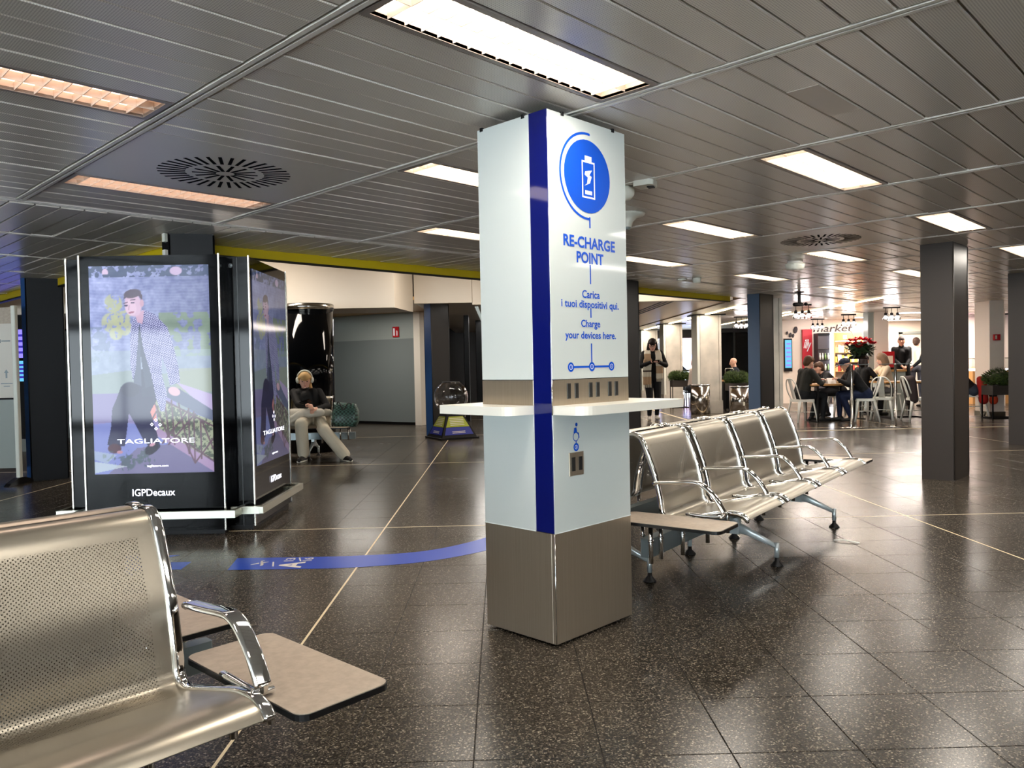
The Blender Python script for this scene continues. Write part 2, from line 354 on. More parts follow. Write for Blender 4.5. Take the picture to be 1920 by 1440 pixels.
for l, k, warm in LIGHTS:
    a = CA0+CAW*(l+1); b = CB0+CBW*(k+.5)
    t_ = thing('ceiling_lamp', LLAB[(l, k)], 'lamp', AB(a, b, CEIL), RAB, 'recessed ceiling lamps')
    for nm, me in (('frame', FR), ('housing', HO), ('louver', LO), ('light_tube', TU[warm])): link(nm, me, t_)
    area('lamp_light', AB(a, b, CEIL-.003), LW, LD, LAMP_W if warm else LAMP_WL, (1, .94, .85) if warm else (1, .86, .78), (0, 0, RAB))
for l, k in ((-3, -1), (-3, 1), (-3, 3), (-3, 5), (-13, -2), (-13, 0), (-13, 2), (-13, 4), (-23, -1), (-23, 1), (-23, 3), (7, -2), (7, 8), (17, 9)):   # the same lamps, overhead and behind the viewer
    area('lamp_light', AB(CA0+CAW*(l+1), CB0+CBW*(k+.5), CEIL-.01), 1.19, .244, 7, (1, .94, .86), (0, 0, RAB))
# round vents
outer = MB().box(.21, .355, -.009, .009, -.0012, .004).mesh('slot', 'void'); inner = MB().box(.05, .175, -.009, .009, -.0012, .004).mesh('slot', 'void')
for (k, j0, j1), lab in zip(VENTS, ('large round slotted ceiling vent beside the long pinkish lamp', 'distant round slotted ceiling vent left of the tall grey pillar')):
    a0, a1 = CA0+CAW*j0+.004, CA0+CAW*j1-.004; b0, b1 = CB0+CBW*k+.034, CB0+CBW*(k+1)-.034
    t_ = thing('ceiling_vent', lab, 'vent', AB((a0+a1)/2, (b0+b1)/2, CEIL), RAB, 'round ceiling vents')
    MB().box(-(b1-b0)/2, (b1-b0)/2, -(a1-a0)/2, (a1-a0)/2, 0, .016, bev=.002).obj('plate', 'ceiling_plain', t_)
    for me, nn in ((outer, 36), (inner, 14)):
        for i in range(nn): link('slot', me, t_).rotation_euler = (0, 0, 2*PI*i/nn)
# yellow fascia
q = MB(); q.use('yellow_paint').box(2.9, 12.4, 6.74, 6.79, 2.255, CEIL+.05).use('black').box(2.9, 12.4, 6.735, 6.795, 2.24, 2.255)
o = struct(q.obj('trim_3')); o.rotation_euler = (0, 0, RAB)
q = MB(); q.use('yellow_paint').box(2.9, 2.95, 6.79, 19, 2.255, CEIL+.05).use('black').box(2.895, 2.955, 6.79, 19, 2.24, 2.255)
o = struct(q.obj('trim_4')); o.rotation_euler = (0, 0, RAB)
# ------------------------------------------------------------------ walls, bulkheads, far rooms
def wall(name, m, *boxes):
    q = MB()
    for b in boxes: q.box(*b)
    return struct(q.obj(name, m))
wall('roof_seal', 'white_paint', (-16, 18.6, -6.4, 27.2, 3.34, 3.42))  # unseen slab added to keep daylight from leaking in above the ceiling
q = MB(); q.prism([(-9, 12.6), (-1.69, 12.6), (-1.52, 13.75), (-9, 13.75)], 2.187, 3.3); struct(q.obj('wall_hall', 'white_paint'))
wall('wall_bulkhead', 'white_paint', (-1.50, -.49, 13.75, 13.95, 2.335, 3.3), (-.485, 4.1, 13.78, 13.95, 2.30, 3.3))
wall('ceiling', 'wood_gold', (1.0, 4.3, 13.95, 26.9, 2.36, 2.42), (-6, -1.5, 13.75, 17.9, 2.40, 2.46))
q = MB()
for x in (3.02, 3.12, 3.22): q.box(x, x+.035, 13.96, 26.8, 2.352, 2.36)
struct(q.obj('trim_5', 'black'))
q = MB()
for i in range(6): q.box(1.9+.14*i, 1.98+.14*i, 16, 22, 2.35, 2.36)
struct(q.obj('trim_6', 'slat_led'))
wall('ceiling', 'ceiling_plain', (-1.5, 1.0, 13.95, 26.9, 2.36, 2.42), (4.3, 18.2, 23.3, 27, 2.335, 2.4), (4.3, 4.8, 13.95, 23.4, 2.335, 2.4))
q = MB(); q.use('wall_grey_low').prism([(-3.86, 17.9), (-1.84, 16.6), (-1.76, 16.74), (-3.78, 18.04)], .06, 1.84); q.use('wall_grey').prism([(-3.86, 17.9), (-1.84, 16.6), (-1.76, 16.74), (-3.78, 18.04)], 1.84, 2.40)
q.use('white_paint').prism([(-1.84, 16.595), (-1.70, 16.505), (-1.62, 16.64), (-1.76, 16.74)], 0, 2.40); q.use('rubber').prism([(-3.86, 17.895), (-1.84, 16.595), (-1.80, 16.66), (-3.82, 17.96)], 0, .06); struct(q.obj('wall_side'))
wall('wall_left_far', 'dark_wall', (-15.9, -3.85, 18.0, 18.2, 0, 3.34)); wall('wall_far', 'dark_wall', (-3.9, 3.5, 26.3, 26.5, 0, 3.34), (-4.1, -3.85, 18.0, 26.5, 0, 3.34), (3.4, 18.4, 26.9, 27.15, 2.3, 3.34), (10.9, 18.4, 26.9, 27.1, 0, 2.3), (3.3, 3.5, 26.3, 27.1, 0, 3.34))
wall('wall_left', 'dark_wall', (-16, -15.7, -6.3, 18.2, 0, 3.34)); wall('wall_right', 'cafe_white', (18, 18.4, -6.3, 27.1, 0, 3.34))
# the daylit wall behind the viewer: piers, sill and lintel with three window openings
wall('wall_back', 'cafe_white', (-15.9, -12.5, -6.2, -6, 0, 2.4), (-6.6, -6.2, -6.2, -6, 0, 2.4), (-1.2, -.8, -6.2, -6, 0, 2.4), (3, 18.2, -6.2, -6, 0, 2.4), (-16, 18.4, -6.2, -6, 2.26, 3.34), (-12.5, 3, -6.2, -6, 0, .1))
for n_, (x0, x1) in enumerate(((-12.5, -6.6), (-6.2, -1.2), (-.8, 3)), 1):
    q = MB(); q.use('window_frame'); c = (x1-x0)/3
    for i in range(4): x = min(x0+c*i, x1-.06); q.box(x, x+.06, -6.13, -6.07, .1, 2.26)
    q.box(x0, x1, -6.13, -6.07, .1, .16).box(x0, x1, -6.13, -6.07, 2.2, 2.26); w_ = struct(q.obj('window_%d' % n_))
    MB().use('glass').add([(x0, -6.1, .15), (x1, -6.1, .15), (x1, -6.1, 2.22), (x0, -6.1, 2.22)], [(0, 1, 2, 3)]).obj('pane', 'glass', w_)
# ------------------------------------------------------------------ pillars
def pillar(lab, corners, m0, z1, m1=None, z0=0., name='pillar', grp=None, cap=None):
    """corners: 4 ground points, first edge carries m1 (a differently coloured narrow face)"""
    q = MB(); q.use(m0).prism(corners, z0, z1)
    if m1: q.use(m1); q.mi[2] = q.mats.index(m1)
    o = q.obj(name); tag(o, lab, 'pillar', grp); return o
def ab4(a0, a1, b0, b1): return [tuple(AB(a, b).xy) for a, b in ((a1, b0), (a0, b0), (a0, b1), (a1, b1))]
def pillar_thing(lab, poly, m0, z1, m1=None):
    t_ = thing('pillar', lab, 'pillar', (0, 0, 0)); q = MB(); q.prism(poly, .0, z1); q.use(m0)
    q.mats = [m0] + ([m1] if m1 else []); q.mi = [0]*len(q.f)
    if m1: q.mi[2] = 1
    q.obj('shaft', None, t_); c = Vector((sum(p[0] for p in poly)/4, sum(p[1] for p in poly)/4))
    for i in (1, 2):                                     # slim corner angle
        p = Vector(poly[i]); d = (p-c).normalized(); MB().tube([(*(p-d*.004), .01), (*(p-d*.004), z1-.01)], .008, 6).obj('corner_angle', m0, t_)
    return t_
pillar_thing('tall grey pillar standing alone right of the steel seats', ab4(2.23, 2.526, 8.478, 8.98), 'pillar_grey', CEIL)
pillar_thing('dark grey pillar cut by the right frame edge', ab4(2.30, 2.60, 12.44, 12.95), 'pillar_grey', CEIL)
pillar_thing('dark pillar with slate blue side before the cafe', ab4(6.12, 6.34, 12.245, 12.73), 'pillar_dark', CEIL, 'pillar_slate')
pillar_thing('dark pillar just showing behind the right edge of the recharge column', ab4(6.2, 6.45, 8.38, 8.89), 'pillar_dark', CEIL)
pillar_thing('black pillar behind the directory board at the left', [(-5.516, 9.127), (-5.425, 9.06), (-5.10, 9.25), (-5.19, 9.32)], 'satin_black', CEIL, 'pillar_blue')
t_ = pillar_thing('black pillar rising out of the advertising totem', [(-2.735, 6.43), (-2.65, 6.36), (-2.32, 6.45), (-2.40, 6.53)], 'satin_black', CEIL)
for z0, z1 in ((2.265, 2.33), (2.10, 2.20)): MB().prism([(-2.70, 6.35), (-2.665, 6.32), (-2.655, 6.35), (-2.69, 6.39)], z0, z1).obj('bracket', 'plastic_white', t_)
pillar_thing('dark pillar with bright blue face behind the glass globe', [(-1.36, 14.03), (-1.22, 13.82), (-.93, 14.16), (-1.07, 14.37)], 'pillar_dark', 2.36, 'pillar_blue')
for x, y, w, lab in ((-.82, 17.5, .11, 'thin black post behind the glass globe'), (-.62, 19.5, .2, 'middle black post in the dim corridor'), (-.42, 21.8, .15, 'farthest black post beside the column edge')):
    q = MB(); q.box(x, x+w, y, y+.3, 0, 2.36, bev=.01); tag(q.obj('post', 'satin_black'), lab, 'post', 'posts in the dim corridor')
# black glossy round column behind the seated woman
t_ = thing('round_column', 'glossy black round column behind the seated woman', 'column', (-2.86, 11.75, 0)); MB().lathe([(.36, 0), (.36, 2.187)], 40).obj('shaft', 'gloss_black', t_)
MB().lathe([(.372, 2.10), (.372, 2.18)], 40).obj('collar', 'trim_steel', t_)
# marble pillars of the cafe
for (x0, x1, y0, y1), lab in (((4.62, 5.19, 18.4, 18.95), 'nearest marble pillar between the two steel bins'), ((4.66, 5.2, 22.4, 22.95), 'second marble pillar behind the scarfed woman'), ((4.7, 5.25, 26.2, 26.7), 'farthest marble pillar left of the scarfed woman')):
    t_ = thing('marble_pillar', lab, 'pillar', (x0, y0, 0)); w, d = x1-x0, y1-y0
    MB().box(0, .06, 0, d, .3, 2.335).obj('side_slab', 'plastic_white', t_); MB().box(.064, w-.06, 0, d, .3, 2.335, bev=.01).obj('shaft', 'marble', t_); MB().box(w-.056, w, 0, d, .3, 2.335).obj('side_slab', 'marble', t_)
    MB().box(-.02, w+.02, -.02, d, 0, .3, bev=.01).obj('plinth', 'marble', t_); MB().box(-.1, w+.1, -.06, d, 2.31, 2.334).obj('cap', 'pillar_dark', t_)
t_ = thing('marble_pillar', 'pale greenish stone pillar hugging the slate blue pillar', 'pillar', (4.60, 13.75, 0)); MB().box(0, .30, 0, .4, 0, CEIL-.02, bev=.01).obj('shaft', 'marble', t_); MB().box(.303, .36, .0, .4, 0, CEIL-.02).obj('side_slab', 'marble', t_)
t_ = thing('white_pillar', 'white pillar carrying a red alarm box', 'pillar', (9.86, 15.7, 0)); MB().box(0, .3, 0, .5, 0, CEIL, bev=.008).obj('shaft', 'cafe_white', t_); MB().box(-.012, .312, -.012, .5, 0, .09).obj('plinth', 'trim_steel', t_)
t_ = thing('alarm_box', 'red fire alarm box on the white pillar', 'alarm', (9.94, 15.69, 1.59)); MB().box(-.02, .11, -.05, .0, -.06, .06, bev=.006).obj('case', 'alarm_red', t_); MB().box(.0, .035, -.054, -.048, -.035, .04).obj('button', 'plastic_white', t_)
t_ = thing('pink_pillar', 'tall pale pillar behind the red poinsettia', 'pillar', (9.02, 18.8, 0)); MB().box(0, .33, 0, .35, .95, CEIL).obj('shaft', 'cafe_white', t_); MB().box(-.14, .0, .05, .3, 0, CEIL).obj('side_panel', 'wall_grey', t_); MB().box(-.01, .34, -.01, .35, 0, .95).obj('wainscot', 'oak', t_)
MB().box(.1, .2, -.016, -.01, .78, .86).obj('wall_socket', 'plastic_white', t_)
# ------------------------------------------------------------------ recharge column
def textfit(name, body, x0, x1, yc, h, T, m, parent, **kw):
    o = text(name, body, 1., Matrix.Identity(4), m, parent, align='LEFT', ext=.0, **kw); me = o.data
    co = np.empty(len(me.vertices)*3); me.vertices.foreach_get('co', co); co = co.reshape(-1, 3)
    a, b = co.min(0), co.max(0); sx = (x1-x0)/(b[0]-a[0]); sy = h/(b[1]-a[1])
    me.transform(T @ Matrix.Translation((x0-a[0]*sx, yc-h/2-a[1]*sy, 0)) @ Matrix.Diagonal((sx, sy, 1, 1))); return o
rc = thing('recharge_column', 'tall white and blue recharge column with shelf, centre of hall', 'charging station', AB(2.203, 2.512), RAB)
BW, AW = .555, .43
MB().box(.07, BW-.07, .07, AW-.05, 0, .03).obj('plinth', 'rubber', rc)
for x, y in ((.1, .1), (BW-.1, .1), (.1, AW-.1), (BW-.1, AW-.1)): MB().lathe([(.03, 0), (.03, .02)], 12, Matrix.Translation((x, y-.06 if y < .2 else y, 0))).obj('foot', 'rubber', rc)
def clad(name, m, z0, z1, **kw):
    """four panels around the core; returns them"""
    t = .018; g = .0015
    for nm, b in (('front', (g, BW-g, 0, t)), ('side', (0, t, t+g, AW-g)), ('rear', (g, BW-g, AW-t, AW)), ('end', (BW-t, BW, t+g, AW-t-g))):
        if nm == 'side' and kw.get('skip_side'): continue
        MB().box(*b, z0, z1, bev=.0015).obj(name, m, rc)
MB().box(.02, BW-.02, .02, AW-.02, .012, 2.285).obj('core', 'black', rc)
clad('base_panel', 'brushed_bronze', .012, .488)
clad('lower_panel', 'white_glass', .4915, 1.000, skip_side=1); clad('band_panel', 'brushed_bronze', 1.0, 1.149, skip_side=1); clad('upper_panel', 'white_glass', 1.152, 2.298, skip_side=1)
for nm, mm, z0, z1 in (('lower_panel', 'white_glass', .4915, 1.0), ('band_panel', 'brushed_bronze', 1.0, 1.149), ('upper_panel', 'white_glass', 1.152, 2.298)): MB().box(0, .018, .108, AW-.0015, z0, z1, bev=.0015).obj(nm, mm, rc)
MB().box(-.001, .018, .0015, .1055, .4915, 2.299, bev=.0015).obj('navy_strip', 'navy_glass', rc)
for z0, z1 in ((.012, .488), (1.0, 1.149)): MB().tube([(-.001, -.001, z0), (-.001, -.001, z1)], .0025, 6).obj('corner_trim', 'chrome', rc)
for x0, x1, y0, y1 in ((0, BW, -.0008, 0), (-.0008, 0, .107, AW)): MB().box(x0, x1, y0, y1, .4885, .4925).obj('edge_strip', 'glass_edge', rc)
for x0, y0 in ((.09, -.006), (.45, -.006), (-.006, .13), (-.006, .39)): MB().box(x0, x0+.018, y0, y0+.018, 2.288, 2.304, bev=.003).obj('clip', 'satin_black', rc)
def rpoly(pts, rad, n=6):
    out = []
    for i, p in enumerate(pts):
        r = rad[i]
        if r < 1e-5: out.append(p); continue
        a, b, c = Vector(pts[i-1]), Vector(p), Vector(pts[(i+1) % len(pts)]); d0 = (a-b).normalized(); d1 = (c-b).normalized()
        for k in range(n+1): t = k/n; q = (1-t)**2*(b+d0*r)+2*t*(1-t)*b+t*t*(b+d1*r); out.append(tuple(q))
    return out
sh = MB().prism(rpoly([(.004, 0), (.012, -.168), (.77, -.168), (.77, .3), (BW, .3), (BW, 0)], [0, .075, .01, 0, 0, 0]), 1.001, 1.0395); sh.obj('shelf', 'shelf_white', rc)
sh = MB().prism(rpoly([(0, .106), (-.155, .112), (-.155, .56), (.12, .56), (.12, AW), (0, AW)][::-1], [0, 0, 0, .01, .06, 0]), 1.001, 1.0395); sh.obj('shelf', 'shelf_white', rc)
FF = frame((0, -.0012, 0), (1, 0, 0), (0, 0, 1))            # printing plane on the broad face: x along, y up
def flat(name, polys, m, parent=None, T=None, d=0.):
    q = MB(); T = T or FF
    for p in polys: q.add([(x, y, d) for x, y in p], [tuple(range(len(p)))], T)
    return q.obj(name, m, parent or rc)
def disc(cx, cy, r, n=40): return [(cx+r*math.cos(2*PI*i/n), cy+r*math.sin(2*PI*i/n)) for i in range(n)]
def arc(cx, cy, r0, r1, a0, a1, n=40):
    out = []
    for i in range(n):
        s, e = R(a0+(a1-a0)*i/n), R(a0+(a1-a0)*(i+1)/n)
        out.append([(cx+r0*math.cos(s), cy+r0*math.sin(s)), (cx+r1*math.cos(s), cy+r1*math.sin(s)), (cx+r1*math.cos(e), cy+r1*math.sin(e)), (cx+r0*math.cos(e), cy+r0*math.sin(e))][::-1 if a1 < a0 else 1])
    return out
def rect(x0, x1, y0, y1): return [(x0, y0), (x1, y0), (x1, y1), (x0, y1)]
CX, CZ = .268, 2.054
flat('battery_emblem', [disc(CX, CZ, .163)], 'print_blue')
flat('emblem_ring', arc(CX, CZ, .184, .195, 84, 273, 60)+[rect(.273, .283, 1.825, 1.874)], 'print_blue')
bt = .0075; x0, x1, z0, z1 = .2265, .3185, 1.957, 2.122
flat('battery_outline', [rect(x0, x0+bt, z0, z1), rect(x1-bt, x1, z0, z1), rect(x0, x1, z0, z0+bt), rect(x0, x1, z1-bt, z1), rect(.249, .297, z1, 2.145), rect(.248, .297, 1.974, 1.991),
     [(.243, 2.010), (.262, 2.022), (.268, 2.050), (.246, 2.060), (.250, 2.0745), (.300, 2.086), (.280, 2.062), (.296, 2.056), (.283, 2.026)][::1]], 'print_white', d=.0006)
for nm, s, a, b, zc, h in (('title', 'RE-CHARGE', .092, .462, 1.757, .052), ('title', 'POINT', .180, .373, 1.690, .052), ('caption', 'Carica', .214, .341, 1.528, .036), ('caption', 'i tuoi dispositivi qui.', .070, .484, 1.478, .044),
                           ('caption', 'Charge', .203, .341, 1.392, .043), ('caption', 'your devices here.', .093, .458, 1.340, .043)):
    textfit(nm, s, a, b, zc, h, FF, 'print_blue', rc, bold=.032 if nm == 'title' else .022)
flat('guide_line', [rect(.2715, .2795, 1.574, 1.660), rect(.270, .278, 1.423, 1.466), rect(.270, .278, 1.205, 1.308), rect(.127, .42, 1.199, 1.208)], 'print_blue')
for x in (.127, .274, .42):
    o = flat('dot', [disc(x, 1.2035, .021, 24)], 'print_blue', d=.0003); flat('dot_mark', arc(x, 1.2035, .009, .0115, 0, 360, 16)+[rect(x-.001, x+.001, 1.199, 1.208)], 'print_white', o, d=.0006)
for x in (.110, .163, .262, .314, .404, .454):
    o = MB().box(x-.0125, x+.0125, -.0035, .003, 1.066, 1.133, bev=.0008).obj('socket', 'socket_face', rc)
    MB().box(x-.009, x+.009, -.0045, -.003, 1.070, 1.129).box(x-.009, x+.009, -.006, -.003, 1.080, 1.083).obj('inlay', 'socket_dark', o)
o = MB().box(.103, .201, -.004, .002, .727, .829, bev=.001).obj('low_socket_plate', 'brushed_bronze', rc)
for x in (.128, .176): MB().box(x-.011, x+.011, -.007, -.0035, .748, .808).obj('inlay', 'socket_dark', o)
wx = .153
flat('wheelchair_sign', [disc(wx+.004, .950, .0085, 16), [(wx-.012, .936), (wx+.004, .938), (wx+.008, .916), (wx-.010, .914)], [(wx-.016, .914), (wx-.010, .934), (wx-.004, .932), (wx-.010, .910)]]
     + arc(wx-.001, .897, .017, .0205, 0, 360, 24)+[[(wx+.008, .916), (wx+.020, .913), (wx+.024, .890), (wx+.020, .890), (wx+.016, .909), (wx+.006, .911)]], 'print_blue')
o = flat('dot', [disc(wx, .851, .0185, 24), rect(wx-.003, wx+.003, .866, .880)], 'print_blue'); flat('dot_mark', arc(wx, .851, .0075, .0095, 0, 360, 16)+[rect(wx-.001, wx+.001, .846, .856)], 'print_white', o, d=.0004)
# ------------------------------------------------------------------ benches
PROF = [(0, .445), (-.018, .462), (-.045, .473), (-.085, .476), (-.14, .470), (-.21, .453), (-.29, .433), (-.36, .415), (-.402, .407), (-.434, .413), (-.453, .442), (-.461, .50), (-.473, .56), (-.487, .62), (-.512, .69), (-.537, .755), (-.556, .80), (-.575, .828), (-.60, .843), (-.628, .845), (-.648, .838)]
PP = [(p.y, p.z) for p in smooth_path([(0, a, b) for a, b in PROF], 3)]
ARC = [0.]
for i in range(1, len(PP)): ARC.append(ARC[-1]+math.dist(PP[i], PP[i-1]))
def shell_mesh(w):
    bm = bmesh.new(); uv = bm.loops.layers.uv.new('UVMap'); T = .005; nx = 2
    nrm = []
    for i in range(len(PP)):
        a, b = PP[max(i-1, 0)], PP[min(i+1, len(PP)-1)]; d = Vector((b[0]-a[0], b[1]-a[1])).normalized(); nrm.append((-d.y, d.x))
    def layer(off): return [[bm.verts.new((w*k/nx, PP[i][0]+nrm[i][0]*off, PP[i][1]+nrm[i][1]*off)) for k in range(nx+1)] for i in range(len(PP))]
    for L_, rev in ((layer(0), 0), (layer(T), 1)):
        for i in range(len(PP)-1):
            for k in range(nx):
                vs = [L_[i][k], L_[i][k+1], L_[i+1][k+1], L_[i+1][k]]; uvs = [(w*k/nx, ARC[i]), (w*(k+1)/nx, ARC[i]), (w*(k+1)/nx, ARC[i+1]), (w*k/nx, ARC[i+1])]
                if rev: vs.reverse(); uvs.reverse()
                f = bm.faces.new(vs); f.smooth = True
                for lp, u in zip(f.loops, uvs): lp[uv].uv = u
    me = bpy.data.meshes.new('seat'); bm.to_mesh(me); bm.free(); me.materials.append(M['seat_metal']); return me
PITCH, GAP = .63, .05
SW = PITCH-2*GAP
SHELL = shell_mesh(SW)
bar = rrect(.024, .030, .008, 3)
FRAME = MB().sweep([(0, a, b-.004) for a, b in PP], bar, up=(1, 0, 0)).mesh('side_frame', 'chrome')
tip = MB(); tip.tube([(-.012, PROF[-1][0], PROF[-1][1]), (.012, PROF[-1][0], PROF[-1][1])], .012, 10); TIP = tip.mesh('end_cap', 'chrome')
oval = rrect(.044, .017, .008, 4)
ap = smooth_path([(0, -.475, .598), (0, -.38, .605), (0, -.28, .614), (0, -.232, .612), (0, -.188, .588), (0, -.138, .535), (0, -.102, .474)], 5)
a_ = MB(); a_.sweep(ap, oval, up=(0, 0, 1)).ball((0, -.475, .596), .0125, 10, sc=(1.7, .6, 1.)); a_.sweep(smooth_path([(0, -.10, .482), (0, -.108, .462), (0, -.17, .452), (0, -.30, .455)], 4), rrect(.022, .016, .007, 3), up=(0, 0, 1))
a_.tube([(-.03, -.11, .458), (.03, -.11, .458)], .009, 8); ARM = a_.mesh('armrest', 'chrome')
DOT = MB().ball((0, 0, 0), .004, 6).mesh('screw', 'rubber')
l_ = MB(); VC = -.44
for s in (1, -1):
    l_.sweep([(0, VC+s*.02, .205), (0, VC+s*.10, .185), (0, VC+s*.27, .115)], lambda i: rrect(.046-.009*i, .066-.02*i, .012, 3), up=(0, 0, 1)); l_.tube([(0, VC+s*.275, .135), (0, VC+s*.275, .05)], .0145, 10)
l_.box(-.024, .024, VC-.055, VC+.055, .165, .262, bev=.006); LEG = l_.mesh('leg', 'cast_alu')
PAD = MB().lathe([(.038, 0), (.036, .006), (.014, .030), (.012, .05)], 16).mesh('rubber_foot', 'rubber')
tw, td = .26, .575
TT = MB().prism(rrect(tw-.006, td-.006, .032), .006, .0105).mesh('table_top', 'laminate'); TE = MB().prism(rrect(tw, td, .035), -.006, .0085).mesh('edge_band', 'rubber')
ROD = MB().tube([(0, 0, -.19), (0, 0, 0)], .0115, 10).lathe([(.0145, -.085), (.0145, -.075)], 10).mesh('clip_rod', 'chrome')
def bench(lab, pos, az, seats, tables, legs, beam, arms, group='beam mounted steel benches', tv=-.24):
    a = R(az); rz = math.atan2(-math.cos(a), -math.sin(a)); t_ = thing('steel_bench', lab, 'bench', (*pos, 0), rz, group)
    MB().box(beam[0], beam[1], VC-.027, VC+.027, .252, .345, bev=.006).obj('beam', 'beam_grey', t_)
    for j in seats:
        o = link('seat', SHELL, t_); o.location = (j*PITCH+GAP, 0, 0)
        for x in (-.006, SW+.006): link('side_frame', FRAME, o).location = (x, 0, 0); link('end_cap', TIP, o).location = (x, 0, 0)
        for x in (.1, SW-.1): q = link('clip_rod', ROD, o); q.location = (x, VC+.05, .395)
    for x in arms:
        o = link('armrest', ARM, t_); o.location = (x*PITCH, 0, 0)
        for z in (.598, .610): link('screw', DOT, o).location = (0, -.482, z-.008)
    for x in legs:
        o = link('leg', LEG, t_); o.location = (x, 0, 0)
        for s in (1, -1): link('rubber_foot', PAD, o).location = (0, VC+s*.275, 0)
    for x in tables:
        e = link('table_top', TT, t_); e.location = (x, tv, .436); link('edge_band', TE, e)
        for dx, dy in ((-.05, VC-tv+.05), (.06, VC-tv+.05), (-.05, VC-tv-.05)): link('clip_rod', ROD, e).location = (dx, dy, -.008)
    return t_
def uvp(az, u, v): a = R(az); return (math.sin(a)*u+math.cos(a)*v, math.cos(a)*u-math.sin(a)*v)
AZN, AZR = 43.5, 37.3
bench('large steel bench seat with chrome armrest in the bottom left corner', uvp(AZN, .932, -1.572), AZN, [0, 1], [-.130], [.9], (-.25, 1.4), [0, 1, 2], tv=-.235)
bench('steel bench back to back behind the large corner seat', uvp(AZN, .932-1.26, -2.90), AZN+180, [0, 1], [1.26+.125], [.36], (-.1, 1.51), [0, 1, 2], tv=-.36)
bench('row of four steel seats with armrests right of the column', uvp(AZR, 6.18, -1.34), AZR, [0, 1, 2, 3], [-.158, 2.678], [.27, 1.55], (-.27, 2.70), [0, 1, 2, 3, 4], tv=-.30)
bench('dark row of seats back to back behind the four steel seats', uvp(AZR, 3.66, -2.70), AZR+180, [0, 1, 2, 3], [2.678], [.27, 1.55], (-.27, 2.70), [0, 1, 2, 3, 4], tv=-.30)
# ------------------------------------------------------------------ advertising totem
kx, ky = -2.60, 6.53
ks = thing('advertising_totem', 'black advertising totem with glowing portrait screens around a pillar', 'totem', (kx, ky, 0))
h1, h2 = .515, .690; plan = [(-h1, -h2+.03), (h1, -h2+.03), (h1, -h1), (h2, -h1), (h2, h1), (h1, h1), (h1, h2), (-h1, h2), (-h1, h1), (-h2, h1), (-h2, -h1), (-h1, -h1)]
MB().prism(plan, .035, 2.088).obj('body', 'gloss_black', ks); MB().prism([(x*.97, y*.97) for x, y in plan], 0, .035).obj('plinth', 'satin_black', ks)
for x, y in ((-h1, -h2+.03), (h1, -h2+.03), (h2, -h1), (h2, h1), (-h2, -h1)): MB().box(x-.007, x+.007, y-.007, y+.007, .03, 2.095, bev=.002).obj('corner_trim', 'trim_steel', ks)
MB().box(.60, .606, -h1-.004, -h1, .03, 2.08).obj('joint', 'rubber', ks); MB().lathe([(.016, 0), (.016, .004)], 16, frame((.555, -h1-.001, 2.02), (1, 0, 0), (0, 0, 1))).obj('lock', 'beam_grey', ks)
FT = frame((0, -h2+.03-.002, 0), (1, 0, 0), (0, 0, 1)); ST = frame((h2+.002, 0, 0), (0, 1, 0), (0, 0, 1))
MB().box(-h1+.012, h1-.012, -h2+.026, -h2+.03, .20, 2.08).obj('front_glass', 'gloss_black', ks)
for T, x0, x1 in ((FT, -.169, .147), (ST, -.10, .20)): textfit('maker_logo', 'IGPDecaux', x0, x1, .325, .052, T @ Matrix.Translation((0, 0, .004)), 'logo_light', ks, bold=.006)
def rail(T, w):
    q = MB(); q.box(-w, w, .135, .19, .055, .085, T, bev=.003)
    for s in (-1, 1): q.box(min(s*w, s*(w-.03)), max(s*w, s*(w-.03)), .135, .19, -.16, .058, T); 
    for s in (-1, 1): q.box(s*(w-.12)-.02, s*(w-.12)+.02, .15, .175, 0, .06, T)
    return q.obj('bumper_rail', 'steel_rail', ks)
rail(FT, .615); rail(ST, .60); rail(frame((-h2-.002, 0, 0), (0, -1, 0), (0, 0, 1)), .60)
